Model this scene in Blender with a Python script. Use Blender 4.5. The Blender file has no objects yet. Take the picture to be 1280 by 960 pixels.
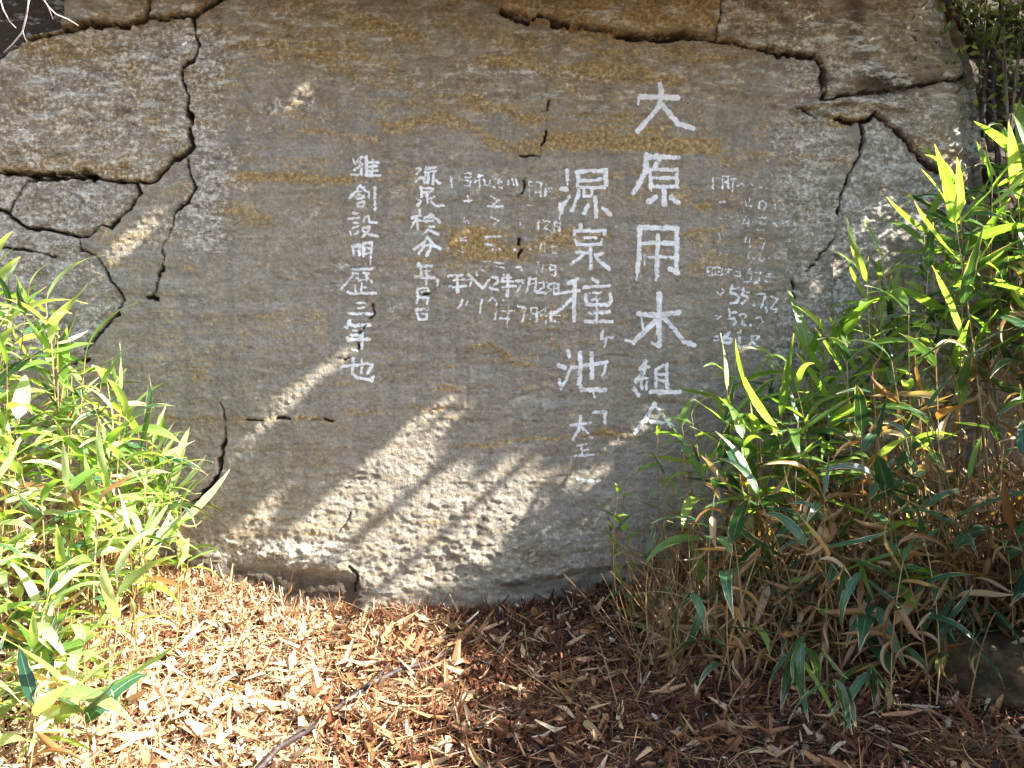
import bpy, math, random
import numpy as np
from mathutils import Vector, Matrix, Euler, noise as mnoise

random.seed(7)
rng = np.random.default_rng(7)
scene = bpy.context.scene
COL = scene.collection
R = math.radians

# ------------------------------------------------------------------ camera
CAMZ, D, F = 1.4, 4.0, 1155.0            # eye height, distance to the rock, focal length in photo pixels
cam = bpy.data.objects.new('camera', bpy.data.cameras.new('camera'))
COL.objects.link(cam)
cam.location = (0, 0, CAMZ)
cam.rotation_euler = (R(90), 0, 0)
cam.data.sensor_width = 36
cam.data.lens = 36 * F / 1280
cam.data.clip_end = 500
cam.data.clip_start = 0.05
scene.camera = cam

# ------------------------------------------------------------------ sky, sun, exposure
ALPHA, SLOPE = R(10.5), R(41)
SUN = Vector((math.cos(SLOPE) * math.cos(ALPHA), -math.sin(ALPHA), math.sin(SLOPE) * math.cos(ALPHA)))
world = bpy.data.worlds.new('World')
scene.world = world
world.use_nodes = True
wn = world.node_tree
sky = wn.nodes.new('ShaderNodeTexSky')
sky.sky_type = 'NISHITA'
sky.sun_disc = False
sky.sun_elevation = math.asin(SUN.z)
sky.sun_rotation = math.atan2(SUN.x, SUN.y)
sky.dust_density = 2.0
wn.links.new(sky.outputs[0], wn.nodes['Background'].inputs[0])
wn.nodes['Background'].inputs[1].default_value = 0.105
sun = bpy.data.objects.new('sun', bpy.data.lights.new('sun', 'SUN'))
COL.objects.link(sun)
sun.data.energy = 5.0
sun.data.angle = R(0.5)
sun.data.color = (1.0, 0.965, 0.90)
sun.rotation_euler = SUN.to_track_quat('Z', 'Y').to_euler()
scene.view_settings.view_transform = 'Standard'
scene.view_settings.look = 'None'
scene.view_settings.gamma = 1
scene.view_settings.exposure = 2.6

# ------------------------------------------------------------------ helpers
def tag(o, label=None, cat=None, group=None, kind=None):
    if label: o['label'] = label
    if cat: o['category'] = cat
    if group: o['group'] = group
    if kind: o['kind'] = kind
    return o

def empty(name, loc):
    o = bpy.data.objects.new(name, None)
    COL.objects.link(o)
    o.location = loc
    o.empty_display_size = 0.05
    return o

def link(name, me, parent=None, loc=(0, 0, 0)):
    o = bpy.data.objects.new(name, me)
    COL.objects.link(o)
    o.location = loc
    if parent: o.parent = parent
    return o

def mesh_np(name, V, Fc, mat, smooth=True, cols=None, uv=None, floats=None):
    """V (n,3); Fc (m,k) all the same size k"""
    me = bpy.data.meshes.new(name)
    V = np.asarray(V, np.float32); Fc = np.asarray(Fc, np.int32)
    k = Fc.shape[1]
    me.vertices.add(len(V)); me.vertices.foreach_set('co', V.ravel())
    me.loops.add(Fc.size); me.loops.foreach_set('vertex_index', Fc.ravel())
    me.polygons.add(len(Fc))
    me.polygons.foreach_set('loop_start', np.arange(0, Fc.size, k, dtype=np.int32))
    me.polygons.foreach_set('loop_total', np.full(len(Fc), k, np.int32))
    me.polygons.foreach_set('use_smooth', np.full(len(Fc), smooth, bool))
    if cols is not None:
        for n, c in cols.items():
            a = me.attributes.new(n, 'FLOAT_COLOR', 'POINT')
            a.data.foreach_set('color', np.asarray(c, np.float32).ravel())
    if floats is not None:
        for n, c in floats.items():
            a = me.attributes.new(n, 'FLOAT', 'POINT')
            a.data.foreach_set('value', np.asarray(c, np.float32).ravel())
    if uv is not None:
        l = me.uv_layers.new(name='UVMap')
        l.data.foreach_set('uv', np.asarray(uv, np.float32)[Fc.ravel()].ravel())
    me.materials.append(mat)
    me.update(); me.validate()
    return me

def hash2(i, j, seed):
    n = (i.astype(np.int64) * 374761393 + j.astype(np.int64) * 668265263 + seed * 1442695041) & 0xffffffff
    n = ((n ^ (n >> 13)) * 1274126177) & 0xffffffff
    n = ((n ^ (n >> 15)) * 2246822519) & 0xffffffff
    return ((n ^ (n >> 16)) & 0xffffff) / float(0xffffff)

def vnoise(x, y, seed=0):
    """value noise, -1..1"""
    x = np.asarray(x, float); y = np.asarray(y, float)
    i = np.floor(x); j = np.floor(y); u = x - i; v = y - j
    i = i.astype(np.int64); j = j.astype(np.int64)
    u = u * u * u * (u * (u * 6 - 15) + 10); v = v * v * v * (v * (v * 6 - 15) + 10)
    a = hash2(i, j, seed); b = hash2(i + 1, j, seed); c = hash2(i, j + 1, seed); d = hash2(i + 1, j + 1, seed)
    return ((a * (1 - u) + b * u) * (1 - v) + (c * (1 - u) + d * u) * v) * 2 - 1

def fbm(x, y, seed=0, octv=4, gain=0.5):
    s = 0; a = 1; t = 0
    for k in range(octv):
        ca, sa = math.cos(k * 1.1), math.sin(k * 1.1)
        s = s + a * vnoise((x * ca - y * sa) * 2 ** k + 17.3 * k, (x * sa + y * ca) * 2 ** k - 9.1 * k, seed + k)
        t += a; a *= gain
    return s / t

def fbm_a(x, y, seed=0, octv=4, gain=0.5):          # keeps its axes (for stretched noise)
    s = 0; a = 1; t = 0
    for k in range(octv):
        s = s + a * vnoise(x * 2 ** k + 17.3 * k, y * 2 ** k - 9.1 * k, seed + k)
        t += a; a *= gain
    return s / t

def sstep(a, b, x):
    t = np.clip((x - a) / (b - a), 0, 1)
    return t * t * (3 - 2 * t)

def X_of(u): return (u - 640) * D / F
def Z_of(v): return CAMZ - (v - 480) * D / F

def at(px, py, Y):
    return Vector(((px - 640) / F * Y, Y, CAMZ - (py - 480) / F * Y))

# ------------------------------------------------------------------ materials
def new_mat(name):
    m = bpy.data.materials.new(name); m.use_nodes = True
    nt = m.node_tree
    for n in list(nt.nodes): nt.nodes.remove(n)
    out = nt.nodes.new('ShaderNodeOutputMaterial')
    p = nt.nodes.new('ShaderNodeBsdfPrincipled')
    nt.links.new(p.outputs[0], out.inputs[0])
    return m, nt, p, out

def nd(nt, typ, **kw):
    n = nt.nodes.new(typ)
    for k, v in kw.items():
        if k in n.inputs.keys(): n.inputs[k].default_value = v
        else: setattr(n, k, v)
    return n

def noise(nt, vec, scale, detail=4, rough=0.55, w=None):
    n = nd(nt, 'ShaderNodeTexNoise', Scale=scale, Detail=detail, Roughness=rough)
    if vec is not None: nt.links.new(vec, n.inputs['Vector'])
    return n.outputs['Fac']

def mapping(nt, scale, loc=(0, 0, 0), src='Object'):
    c = nd(nt, 'ShaderNodeTexCoord')
    m = nd(nt, 'ShaderNodeMapping')
    m.inputs['Scale'].default_value = scale
    m.inputs['Location'].default_value = loc
    nt.links.new(c.outputs[src], m.inputs['Vector'])
    return m.outputs[0]

def ramp(nt, fac, stops, interp='LINEAR'):
    r = nd(nt, 'ShaderNodeValToRGB')
    r.color_ramp.interpolation = interp
    el = r.color_ramp.elements
    while len(el) < len(stops): el.new(0.5)
    for e, (p, c) in zip(el, stops):
        e.position = p
        e.color = (c, c, c, 1) if isinstance(c, (int, float)) else (*c, 1)
    nt.links.new(fac, r.inputs[0])
    return r.outputs[0]

def mix(nt, fac, a, b, mode='MIX'):
    n = nd(nt, 'ShaderNodeMix', data_type='RGBA', blend_type=mode)
    for s, i in ((fac, 0), (a, 6), (b, 7)):
        if isinstance(s, (int, float)): n.inputs[i].default_value = s if i == 0 else (s, s, s, 1)
        elif isinstance(s, tuple): n.inputs[i].default_value = (*s, 1)
        else: nt.links.new(s, n.inputs[i])
    return n.outputs[2]

def mth(nt, op, a, b=0.0, clamp=False):
    n = nd(nt, 'ShaderNodeMath', operation=op, use_clamp=clamp)
    for s, i in ((a, 0), (b, 1)):
        if isinstance(s, (int, float)): n.inputs[i].default_value = s
        else: nt.links.new(s, n.inputs[i])
    return n.outputs[0]

def bump(nt, p, h, dist, strength=1.0):
    b = nd(nt, 'ShaderNodeBump', Distance=dist, Strength=strength)
    nt.links.new(h, b.inputs['Height'])
    nt.links.new(b.outputs[0], p.inputs['Normal'])
    return b

def rock_material(name):
    m, nt, p, out = new_mat(name)
    att = nd(nt, 'ShaderNodeAttribute', attribute_name='masks')
    sep = nd(nt, 'ShaderNodeSeparateColor')
    nt.links.new(att.outputs['Color'], sep.inputs[0])
    ochre, pale, dirt, tan = sep.outputs[0], sep.outputs[1], sep.outputs[2], att.outputs['Alpha']
    iso = mapping(nt, (1, 1, 1)); st = mapping(nt, (1.3, 1.3, 9.0)); st2 = mapping(nt, (3, 3, 26), (3, 1, 7))
    st3 = mapping(nt, (9, 2, 1.1), (1, 5, 2))
    n1 = noise(nt, st, 2.2, 6, 0.6); n2 = noise(nt, st2, 3.0, 5, 0.65)
    n3 = noise(nt, iso, 9, 6, 0.65); n4 = noise(nt, iso, 60, 5, 0.7); n5 = noise(nt, iso, 190, 3, 0.7)
    n6 = noise(nt, st3, 2.5, 4, 0.5)
    base = ramp(nt, n1, [(0.30, (0.150, 0.118, 0.082)), (0.43, (0.205, 0.180, 0.145)), (0.56, (0.235, 0.218, 0.192)), (0.70, (0.285, 0.270, 0.245))])
    base = mix(nt, ramp(nt, n2, [(0.44, 0.0), (0.64, 0.5)]), base, (0.25, 0.195, 0.125))
    base = mix(nt, ramp(nt, n3, [(0.50, 0.0), (0.66, 0.6)]), base, (0.27, 0.25, 0.215))
    n7 = noise(nt, mapping(nt, (1.5, 1.5, 4.0), (7, 3, 1)), 7, 6, 0.7)
    base = mix(nt, ramp(nt, n7, [(0.50, 0.0), (0.66, 0.6)]), base, (0.135, 0.110, 0.082))
    # vertical faint run-off streaks
    base = mix(nt, ramp(nt, n6, [(0.46, 0.0), (0.60, 0.45)]), base, (0.150, 0.138, 0.122))
    # warm tan weathering
    tf = mth(nt, 'MULTIPLY', tan, ramp(nt, n3, [(0.3, 0.35), (0.65, 1.0)]))
    tanc = ramp(nt, noise(nt, iso, 16, 5, 0.7), [(0.3, (0.10, 0.065, 0.035)), (0.5, (0.23, 0.165, 0.09)), (0.7, (0.34, 0.28, 0.19))])
    base = mix(nt, tf, base, tanc)
    # ochre iron stain
    of = mth(nt, 'ADD', ochre, mth(nt, 'MULTIPLY', mth(nt, 'SUBTRACT', n2, 0.5), 1.9))
    of = mth(nt, 'ADD', of, mth(nt, 'MULTIPLY', mth(nt, 'SUBTRACT', n3, 0.5), 1.2))
    of = mth(nt, 'ADD', of, mth(nt, 'MULTIPLY', mth(nt, 'SUBTRACT', n4, 0.5), 1.2))
    of = ramp(nt, of, [(0.18, 0.0), (0.66, 0.9)])
    ochc = ramp(nt, n4, [(0.34, (0.15, 0.088, 0.030)), (0.52, (0.265, 0.170, 0.062)), (0.68, (0.37, 0.29, 0.15))])
    base = mix(nt, of, base, ochc)
    # pale lichen crust and painted sun patches
    pf = mth(nt, 'ADD', pale, mth(nt, 'MULTIPLY', mth(nt, 'SUBTRACT', n4, 0.5), 1.6))
    pf = mth(nt, 'ADD', pf, mth(nt, 'MULTIPLY', mth(nt, 'SUBTRACT', n3, 0.5), 1.3))
    pf = ramp(nt, pf, [(0.30, 0.0), (0.75, 0.9)])
    palec = ramp(nt, n4, [(0.35, (0.22, 0.195, 0.155)), (0.5, (0.33, 0.31, 0.275)), (0.65, (0.52, 0.50, 0.46))])
    base = mix(nt, pf, base, palec)
    # black lichen specks inside pale crust
    sp = mth(nt, 'MULTIPLY', pale, ramp(nt, noise(nt, mapping(nt, (1, 1, 1.7)), 24, 6, 0.78), [(0.53, 0.0), (0.60, 1.0)]))
    base = mix(nt, mth(nt, 'MULTIPLY', sp, 1.3, True), base, (0.065, 0.045, 0.032))
    # dirt in cracks, and the dark tint of stains and hollow
    df = mth(nt, 'ADD', dirt, mth(nt, 'MULTIPLY', mth(nt, 'SUBTRACT', n4, 0.5), 0.7))
    base = mix(nt, ramp(nt, df, [(0.3, 0.0), (0.75, 0.93)]), base, (0.035, 0.024, 0.016))
    # blotches of bleached and brown crust a few centimetres across on the rough blocks
    n8 = noise(nt, mapping(nt, (1, 1, 3.2), (2, 9, 4)), 9, 8, 0.74)
    rg = mth(nt, 'MULTIPLY', mth(nt, 'ADD', pale, mth(nt, 'MULTIPLY', tan, 0.6)), 1.5, True)
    base = mix(nt, mth(nt, 'MULTIPLY', rg, ramp(nt, n8, [(0.53, 0.0), (0.62, 0.8)])), base, (0.50, 0.48, 0.43))
    base = mix(nt, mth(nt, 'MULTIPLY', rg, ramp(nt, n8, [(0.38, 0.8), (0.46, 0.0)])), base, (0.105, 0.066, 0.036))
    # grain
    g = ramp(nt, n5, [(0.3, 0.80), (0.5, 1.0), (0.7, 1.18)])
    base = mix(nt, 1.0, base, g, 'MULTIPLY')
    g2 = ramp(nt, n4, [(0.35, 0.74), (0.5, 1.0), (0.68, 1.25)])
    base = mix(nt, 1.0, base, g2, 'MULTIPLY')
    base = mix(nt, 1.0, base, (1.09, 1.07, 0.99), 'MULTIPLY')
    nt.links.new(base, p.inputs['Base Color'])
    p.inputs['Roughness'].default_value = 0.8
    p.inputs['Specular IOR Level'].default_value = 0.35
    h = mth(nt, 'ADD', mth(nt, 'MULTIPLY', n4, 1.0), mth(nt, 'MULTIPLY', n5, 0.45))
    bump(nt, p, h, 0.012, 0.9)
    return m

M_ROCK = rock_material('weathered_rock')

def paint_material():
    m, nt, p, out = new_mat('white_paint')
    iso = mapping(nt, (1, 1, 1))
    n4 = noise(nt, iso, 60, 5, 0.7); n5 = noise(nt, iso, 220, 3, 0.7)
    a = nd(nt, 'ShaderNodeAttribute', attribute_name='cov')
    n9 = noise(nt, iso, 11, 5, 0.7)
    col = mix(nt, ramp(nt, n9, [(0.42, 0.0), (0.62, 0.55)]), ramp(nt, n5, [(0.3, (0.50, 0.49, 0.47)), (0.6, (0.76, 0.75, 0.73))]), (0.44, 0.42, 0.38))
    nt.links.new(col, p.inputs['Base Color'])
    p.inputs['Roughness'].default_value = 0.75
    h = mth(nt, 'ADD', mth(nt, 'MULTIPLY', n4, 1.0), mth(nt, 'MULTIPLY', n5, 0.45))
    bump(nt, p, h, 0.005, 0.7)
    al = mth(nt, 'ADD', a.outputs['Fac'], mth(nt, 'MULTIPLY', mth(nt, 'SUBTRACT', n5, 0.5), 1.5))
    al = mth(nt, 'ADD', al, mth(nt, 'MULTIPLY', mth(nt, 'SUBTRACT', n4, 0.5), 1.3))
    al = mth(nt, 'SUBTRACT', al, mth(nt, 'MULTIPLY', mth(nt, 'SUBTRACT', n9, 0.5), 0.9))
    al = ramp(nt, al, [(0.30, 0.0), (0.62, 0.95)])
    nt.links.new(al, p.inputs['Alpha'])
    return m
M_PAINT = paint_material()

def leaf_material(name, stops, dry=0.0, transl=0.4, tip=(0.42, 0.32, 0.17)):
    m, nt, p, out = new_mat(name)
    uv = nd(nt, 'ShaderNodeUVMap'); uv.uv_map = 'UVMap'
    sx = nd(nt, 'ShaderNodeSeparateXYZ'); nt.links.new(uv.outputs[0], sx.inputs[0])
    oi = nd(nt, 'ShaderNodeObjectInfo')
    iso = mapping(nt, (1, 1, 1))
    base = ramp(nt, oi.outputs['Random'], stops)
    # veins run along the blade
    vm = nd(nt, 'ShaderNodeMapping'); vm.inputs['Scale'].default_value = (1.2, 22, 1)
    nt.links.new(uv.outputs[0], vm.inputs['Vector'])
    vein = noise(nt, vm.outputs[0], 2.0, 3, 0.6)
    base = mix(nt, 1.0, base, ramp(nt, vein, [(0.3, 0.75), (0.7, 1.22)]), 'MULTIPLY')
    av = mth(nt, 'ABSOLUTE', mth(nt, 'SUBTRACT', sx.outputs[1], 0.5))
    base = mix(nt, ramp(nt, av, [(0.0, 0.6), (0.035, 0.0)]), base, (0.30, 0.34, 0.13))
    patch = noise(nt, iso, 3.0, 3, 0.6)
    edge = mth(nt, 'ADD', mth(nt, 'MULTIPLY', av, 1.6), mth(nt, 'MULTIPLY', mth(nt, 'POWER', sx.outputs[0], 6.0), 0.7))
    edge = mth(nt, 'ADD', edge, mth(nt, 'MULTIPLY', mth(nt, 'SUBTRACT', patch, 0.5), 1.3))
    edge = mth(nt, 'ADD', edge, dry)
    base = mix(nt, ramp(nt, edge, [(0.93, 0.0), (1.0, 1.0)]), base, tip)
    nt.links.new(base, p.inputs['Base Color'])
    p.inputs['Roughness'].default_value = 0.30
    p.inputs['Specular IOR Level'].default_value = 0.5
    tr = nd(nt, 'ShaderNodeBsdfTranslucent')
    tc = mix(nt, 1.0, base, (2.1, 2.0, 0.75), 'MULTIPLY')
    nt.links.new(tc, tr.inputs[0])
    mx = nd(nt, 'ShaderNodeMixShader'); mx.inputs[0].default_value = transl
    nt.links.new(p.outputs[0], mx.inputs[1]); nt.links.new(tr.outputs[0], mx.inputs[2])
    nt.links.new(mx.outputs[0], out.inputs[0])
    bump(nt, p, vein, 0.001, 0.6)
    return m

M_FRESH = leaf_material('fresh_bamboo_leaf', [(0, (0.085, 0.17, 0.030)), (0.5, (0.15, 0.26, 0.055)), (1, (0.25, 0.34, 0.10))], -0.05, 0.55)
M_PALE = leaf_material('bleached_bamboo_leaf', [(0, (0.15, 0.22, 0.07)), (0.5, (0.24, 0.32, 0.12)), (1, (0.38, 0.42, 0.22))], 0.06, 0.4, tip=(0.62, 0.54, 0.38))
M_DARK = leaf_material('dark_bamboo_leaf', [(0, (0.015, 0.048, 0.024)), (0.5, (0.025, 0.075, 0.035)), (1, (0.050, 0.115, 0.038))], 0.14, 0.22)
M_DEAD = leaf_material('dry_bamboo_leaf', [(0, (0.14, 0.065, 0.022)), (0.5, (0.27, 0.145, 0.055)), (1, (0.44, 0.31, 0.17))], -0.3, 0.25)

def simple_mat(name, stops, scale=8, rough=0.8, attr=None, bumpd=0.0, stretch=(1, 1, 1), rand=False, transl=0):
    m, nt, p, out = new_mat(name)
    v = mapping(nt, stretch)
    n = noise(nt, v, scale, 5, 0.65)
    src = n
    if attr:
        a = nd(nt, 'ShaderNodeAttribute', attribute_name=attr)
        src = mth(nt, 'ADD', a.outputs['Fac'], mth(nt, 'MULTIPLY', mth(nt, 'SUBTRACT', n, 0.5), 0.25))
    if rand:
        oi = nd(nt, 'ShaderNodeObjectInfo')
        src = mth(nt, 'ADD', oi.outputs['Random'], mth(nt, 'MULTIPLY', mth(nt, 'SUBTRACT', n, 0.5), 0.6))
    nt.links.new(ramp(nt, src, stops), p.inputs['Base Color'])
    p.inputs['Roughness'].default_value = rough
    p.inputs['Specular IOR Level'].default_value = 0.3
    if bumpd: bump(nt, p, n, bumpd)
    if transl:
        tr = nd(nt, 'ShaderNodeBsdfTranslucent')
        nt.links.new(p.inputs['Base Color'].links[0].from_socket, tr.inputs[0])
        mx = nd(nt, 'ShaderNodeMixShader'); mx.inputs[0].default_value = transl
        nt.links.new(p.outputs[0], mx.inputs[1]); nt.links.new(tr.outputs[0], mx.inputs[2])
        nt.links.new(mx.outputs[0], out.inputs[0])
    return m

M_LITTER = simple_mat('leaf_litter', [(0.0, (0.022, 0.009, 0.006)), (0.25, (0.080, 0.027, 0.012)), (0.5, (0.19, 0.068, 0.028)),
                                      (0.72, (0.34, 0.17, 0.075)), (0.88, (0.48, 0.34, 0.20)), (1.0, (0.66, 0.56, 0.42))], 90, 0.7, attr='tone', transl=0.12)
M_STRAW = simple_mat('dry_straw', [(0.0, (0.09, 0.045, 0.018)), (0.5, (0.26, 0.15, 0.065)), (1.0, (0.46, 0.35, 0.20))], 40, 0.6, attr='tone')
M_BOULDER = simple_mat('brown_boulder', [(0.35, (0.022, 0.014, 0.006)), (0.5, (0.06, 0.038, 0.016)), (0.65, (0.12, 0.08, 0.036))], 16, 0.9, bumpd=0.02)
M_SOIL = simple_mat('forest_soil', [(0.25, (0.025, 0.014, 0.009)), (0.5, (0.07, 0.036, 0.02)), (0.75, (0.14, 0.075, 0.04))], 14, 0.95, bumpd=0.02)
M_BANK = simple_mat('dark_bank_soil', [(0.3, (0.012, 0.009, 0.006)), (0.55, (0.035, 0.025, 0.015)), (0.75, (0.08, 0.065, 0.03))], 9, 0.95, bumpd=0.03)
M_CULM = simple_mat('bamboo_culm', [(0.0, (0.11, 0.075, 0.025)), (0.5, (0.24, 0.145, 0.055)), (1.0, (0.38, 0.26, 0.12))], 25, 0.55, rand=True)
M_TWIG = simple_mat('pale_twig', [(0.3, (0.34, 0.28, 0.26)), (0.7, (0.58, 0.53, 0.52))], 30, 0.7)
M_BRANCH = simple_mat('dark_branch_bark', [(0.35, (0.012, 0.008, 0.008)), (0.55, (0.035, 0.022, 0.020)), (0.72, (0.16, 0.12, 0.11))], 22, 0.6, bumpd=0.004, stretch=(1, 1, 3))
M_BARK = simple_mat('tree_bark', [(0.3, (0.05, 0.035, 0.025)), (0.7, (0.16, 0.12, 0.09))], 12, 0.9, bumpd=0.01, stretch=(3, 3, 0.6))
M_CROWN = simple_mat('tree_leaves', [(0.3, (0.04, 0.085, 0.02)), (0.7, (0.09, 0.14, 0.03))], 5, 0.5)
M_SHRUB = simple_mat('shrub_leaves', [(0.0, (0.025, 0.05, 0.012)), (0.6, (0.09, 0.12, 0.025)), (1.0, (0.22, 0.24, 0.05))], 6, 0.45, attr='tone', transl=0.3)

# ------------------------------------------------------------------ rock heightfield (coordinates u, v: photo pixels on the rock plane)
def axis(fine0, fine1, step, lo, hi):
    f = np.arange(fine0, fine1 + 1e-6, step)
    l = [fine0]; s = step
    while l[-1] > lo: s = min(s * 1.35, 28); l.append(l[-1] - s)
    h = [f[-1]]; s = step
    while h[-1] < hi: s = min(s * 1.35, 28); h.append(h[-1] + s)
    return np.concatenate([np.array(l[1:])[::-1], f, np.array(h[1:])])

UA = axis(-24, 1304, 1.42, -900, 2300)
VA = axis(-24, 790, 1.42, -760, 900)
UU, VV = np.meshgrid(UA, VA)

CRACKS = [  # (half width px, depth m, points)
    (3.0, 0.035, [(243,26),(246,45),(248,57),(241,74)]),
    (4.5, 0.05, [(248,57),(241,74),(226,84)]),
    (3.6, 0.05, [(226,84),(229,103),(233,119),(234,138),(239,151),(237,165),(241,182),(232,194)]),
    (5.0, 0.05, [(234,138),(238,150),(237,160)]),
    (3.8, 0.05, [(232,194),(213,203),(200,220),(188,230),(172,229)]),
    (4.0, 0.06, [(172,229),(138,224),(103,217),(69,217),(34,218),(0,215),(-60,210)]),
    (7.0, 0.07, [(36,222),(60,224),(90,221),(112,222)]),
    (3.0, 0.035, [(234,199),(237,217),(243,234)]),
    (3.8, 0.045, [(243,234),(237,253),(220,265)]),
    (1.6, 0.012, [(220,265),(216,285),(205,305),(203,337),(190,373)]),
    (4.0, 0.05, [(172,234),(175,244),(162,265),(148,275),(139,284)]),
    (2.4, 0.035, [(139,284),(127,282),(113,296),(100,297)]),
    (3.6, 0.05, [(100,297),(86,292),(72,289),(52,285),(31,284),(17,275),(10,265),(-30,258)]),
    (3.0, 0.04, [(10,265),(15,254),(26,237),(34,222)]),
    (2.6, 0.03, [(100,297),(102,311)]),
    (1.6, 0.015, [(102,311),(118,320),(134,336)]),
    (2.4, 0.03, [(-20,304),(21,311),(45,315),(69,320)]),
    (2.6, 0.035, [(134,336),(141,353),(151,363),(155,375),(148,393)]),
    (4.0, 0.05, [(148,393),(131,413),(117,429),(107,437)]),
    (5.0, 0.05, [(79,454),(113,451)]),
    (4.5, 0.04, [(206,334),(198,345)]), (5.0, 0.04, [(187,373),(196,374)]),
    (1.6, 0.012, [(203,345),(192,372)]),
    (4.5, 0.08, [(-40,82),(0,74),(34,52),(82,43),(110,38),(137,34)]),
    (3.0, 0.06, [(137,34),(162,33),(187,24),(206,26),(241,22),(255,15),(282,-2),(330,-40)]),
    (2.6, 0.04, [(187,24),(192,0),(190,-60)]),
    (1.6, 0.02, [(277,505),(280,520),(282,530),(280,551)]),
    (4.2, 0.05, [(280,551),(276,572),(275,590),(267,603),(255,616)]),
    (3.0, 0.035, [(255,616),(241,630),(220,640)]),
    (0.9, 0.006, [(182,523),(230,524),(275,527),(308,525)]),
    (2.0, 0.02, [(308,525),(327,526)]), (2.4, 0.025, [(346,523),(362,523)]),
    (1.2, 0.012, [(371,525),(405,525)]), (2.2, 0.02, [(408,523),(416,525)]),
    (1.3, 0.015, [(441,640),(436,652),(425,664)]),
    (1.6, 0.02, [(437,706),(447,716),(449,728),(444,738)]),
    (0.9, 0.008, [(698,42),(698,62),(695,83),(681,110)]),
    (1.0, 0.012, [(681,110),(685,125)]), (2.4, 0.025, [(686,128),(684,136)]), (1.4, 0.015, [(684,136),(674,141)]),
    (1.0, 0.01, [(684,141),(685,165)]), (2.6, 0.03, [(685,165),(677,181)]), (1.2, 0.015, [(677,181),(675,192)]),
    (2.2, 0.025, [(674,196),(666,195),(652,196)]),
    (0.9, 0.01, [(673,197),(664,210),(656,224)]), (2.0, 0.022, [(656,224),(655,236),(652,242)]), (1.0, 0.01, [(652,242),(640,255)]),
    (2.0, 0.025, [(649,299),(648,306)]), (2.4, 0.03, [(651,313),(649,321)]), (0.8, 0.006, [(640,255),(648,280),(649,299)]),
    (1.2, 0.012, [(523,369),(530,368)]), (2.0, 0.02, [(530,368),(537,367)]), (1.2, 0.012, [(537,367),(548,360),(556,354)]),
    (1.8, 0.018, [(467,381),(466,394),(463,398)]), (1.2, 0.012, [(463,398),(457,406)]), (2.2, 0.022, [(456,406),(449,417)]),
    (1.0, 0.010, [(449,417),(447,430)]), (2.2, 0.02, [(448,430),(447,436)]), (2.2, 0.02, [(434,446),(431,449)]),
    (4.5, 0.06, [(626,14),(643,22),(661,27)]), (3.0, 0.05, [(661,27),(676,24),(688,27)]), (4.5, 0.06, [(690,30),(700,34),(710,33)]),
    (1.8, 0.02, [(722,35),(764,41)]), (4.4, 0.06, [(770,45),(791,46),(820,47),(860,46)]),
    (2.0, 0.04, [(860,46),(892,50),(926,56),(960,64)]), (5.0, 0.07, [(960,64),(977,68),(1000,69),(1019,72)]),
    (3.0, 0.04, [(1019,72),(1027,84),(1028,100),(1031,124)]),
    (1.6, 0.02, [(902,-40),(900,0),(896,25),(892,48)]),
    (2.2, 0.03, [(993,134),(1010,138),(1022,146)]),
    (3.0, 0.04, [(1030,126),(1063,120),(1100,116),(1120,113),(1136,111),(1163,107),(1191,103),(1210,92)]),
    (4.0, 0.05, [(1045,147),(1065,152),(1077,151),(1090,146),(1096,143)]),
    (4.2, 0.05, [(1077,151),(1081,172),(1077,190)]), (2.6, 0.04, [(1077,190),(1063,220),(1053,241),(1051,265)]),
    (2.2, 0.03, [(1051,252),(1053,268)]), (0.9, 0.01, [(1053,268),(1046,299)]), (1.8, 0.025, [(1046,299),(1034,313),(1024,326)]), (1.8, 0.02, [(1022,331),(1010,337)]),
    (3.0, 0.045, [(1096,143),(1122,162),(1140,182),(1149,193)]), (3.6, 0.05, [(1149,193),(1163,208),(1185,216),(1197,223),(1215,244),(1230,270)]),
    
    (2.5, 0.02, [(994,352),(995,360)]), (2.5, 0.02, [(993,366),(995,372)]),
]
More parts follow.
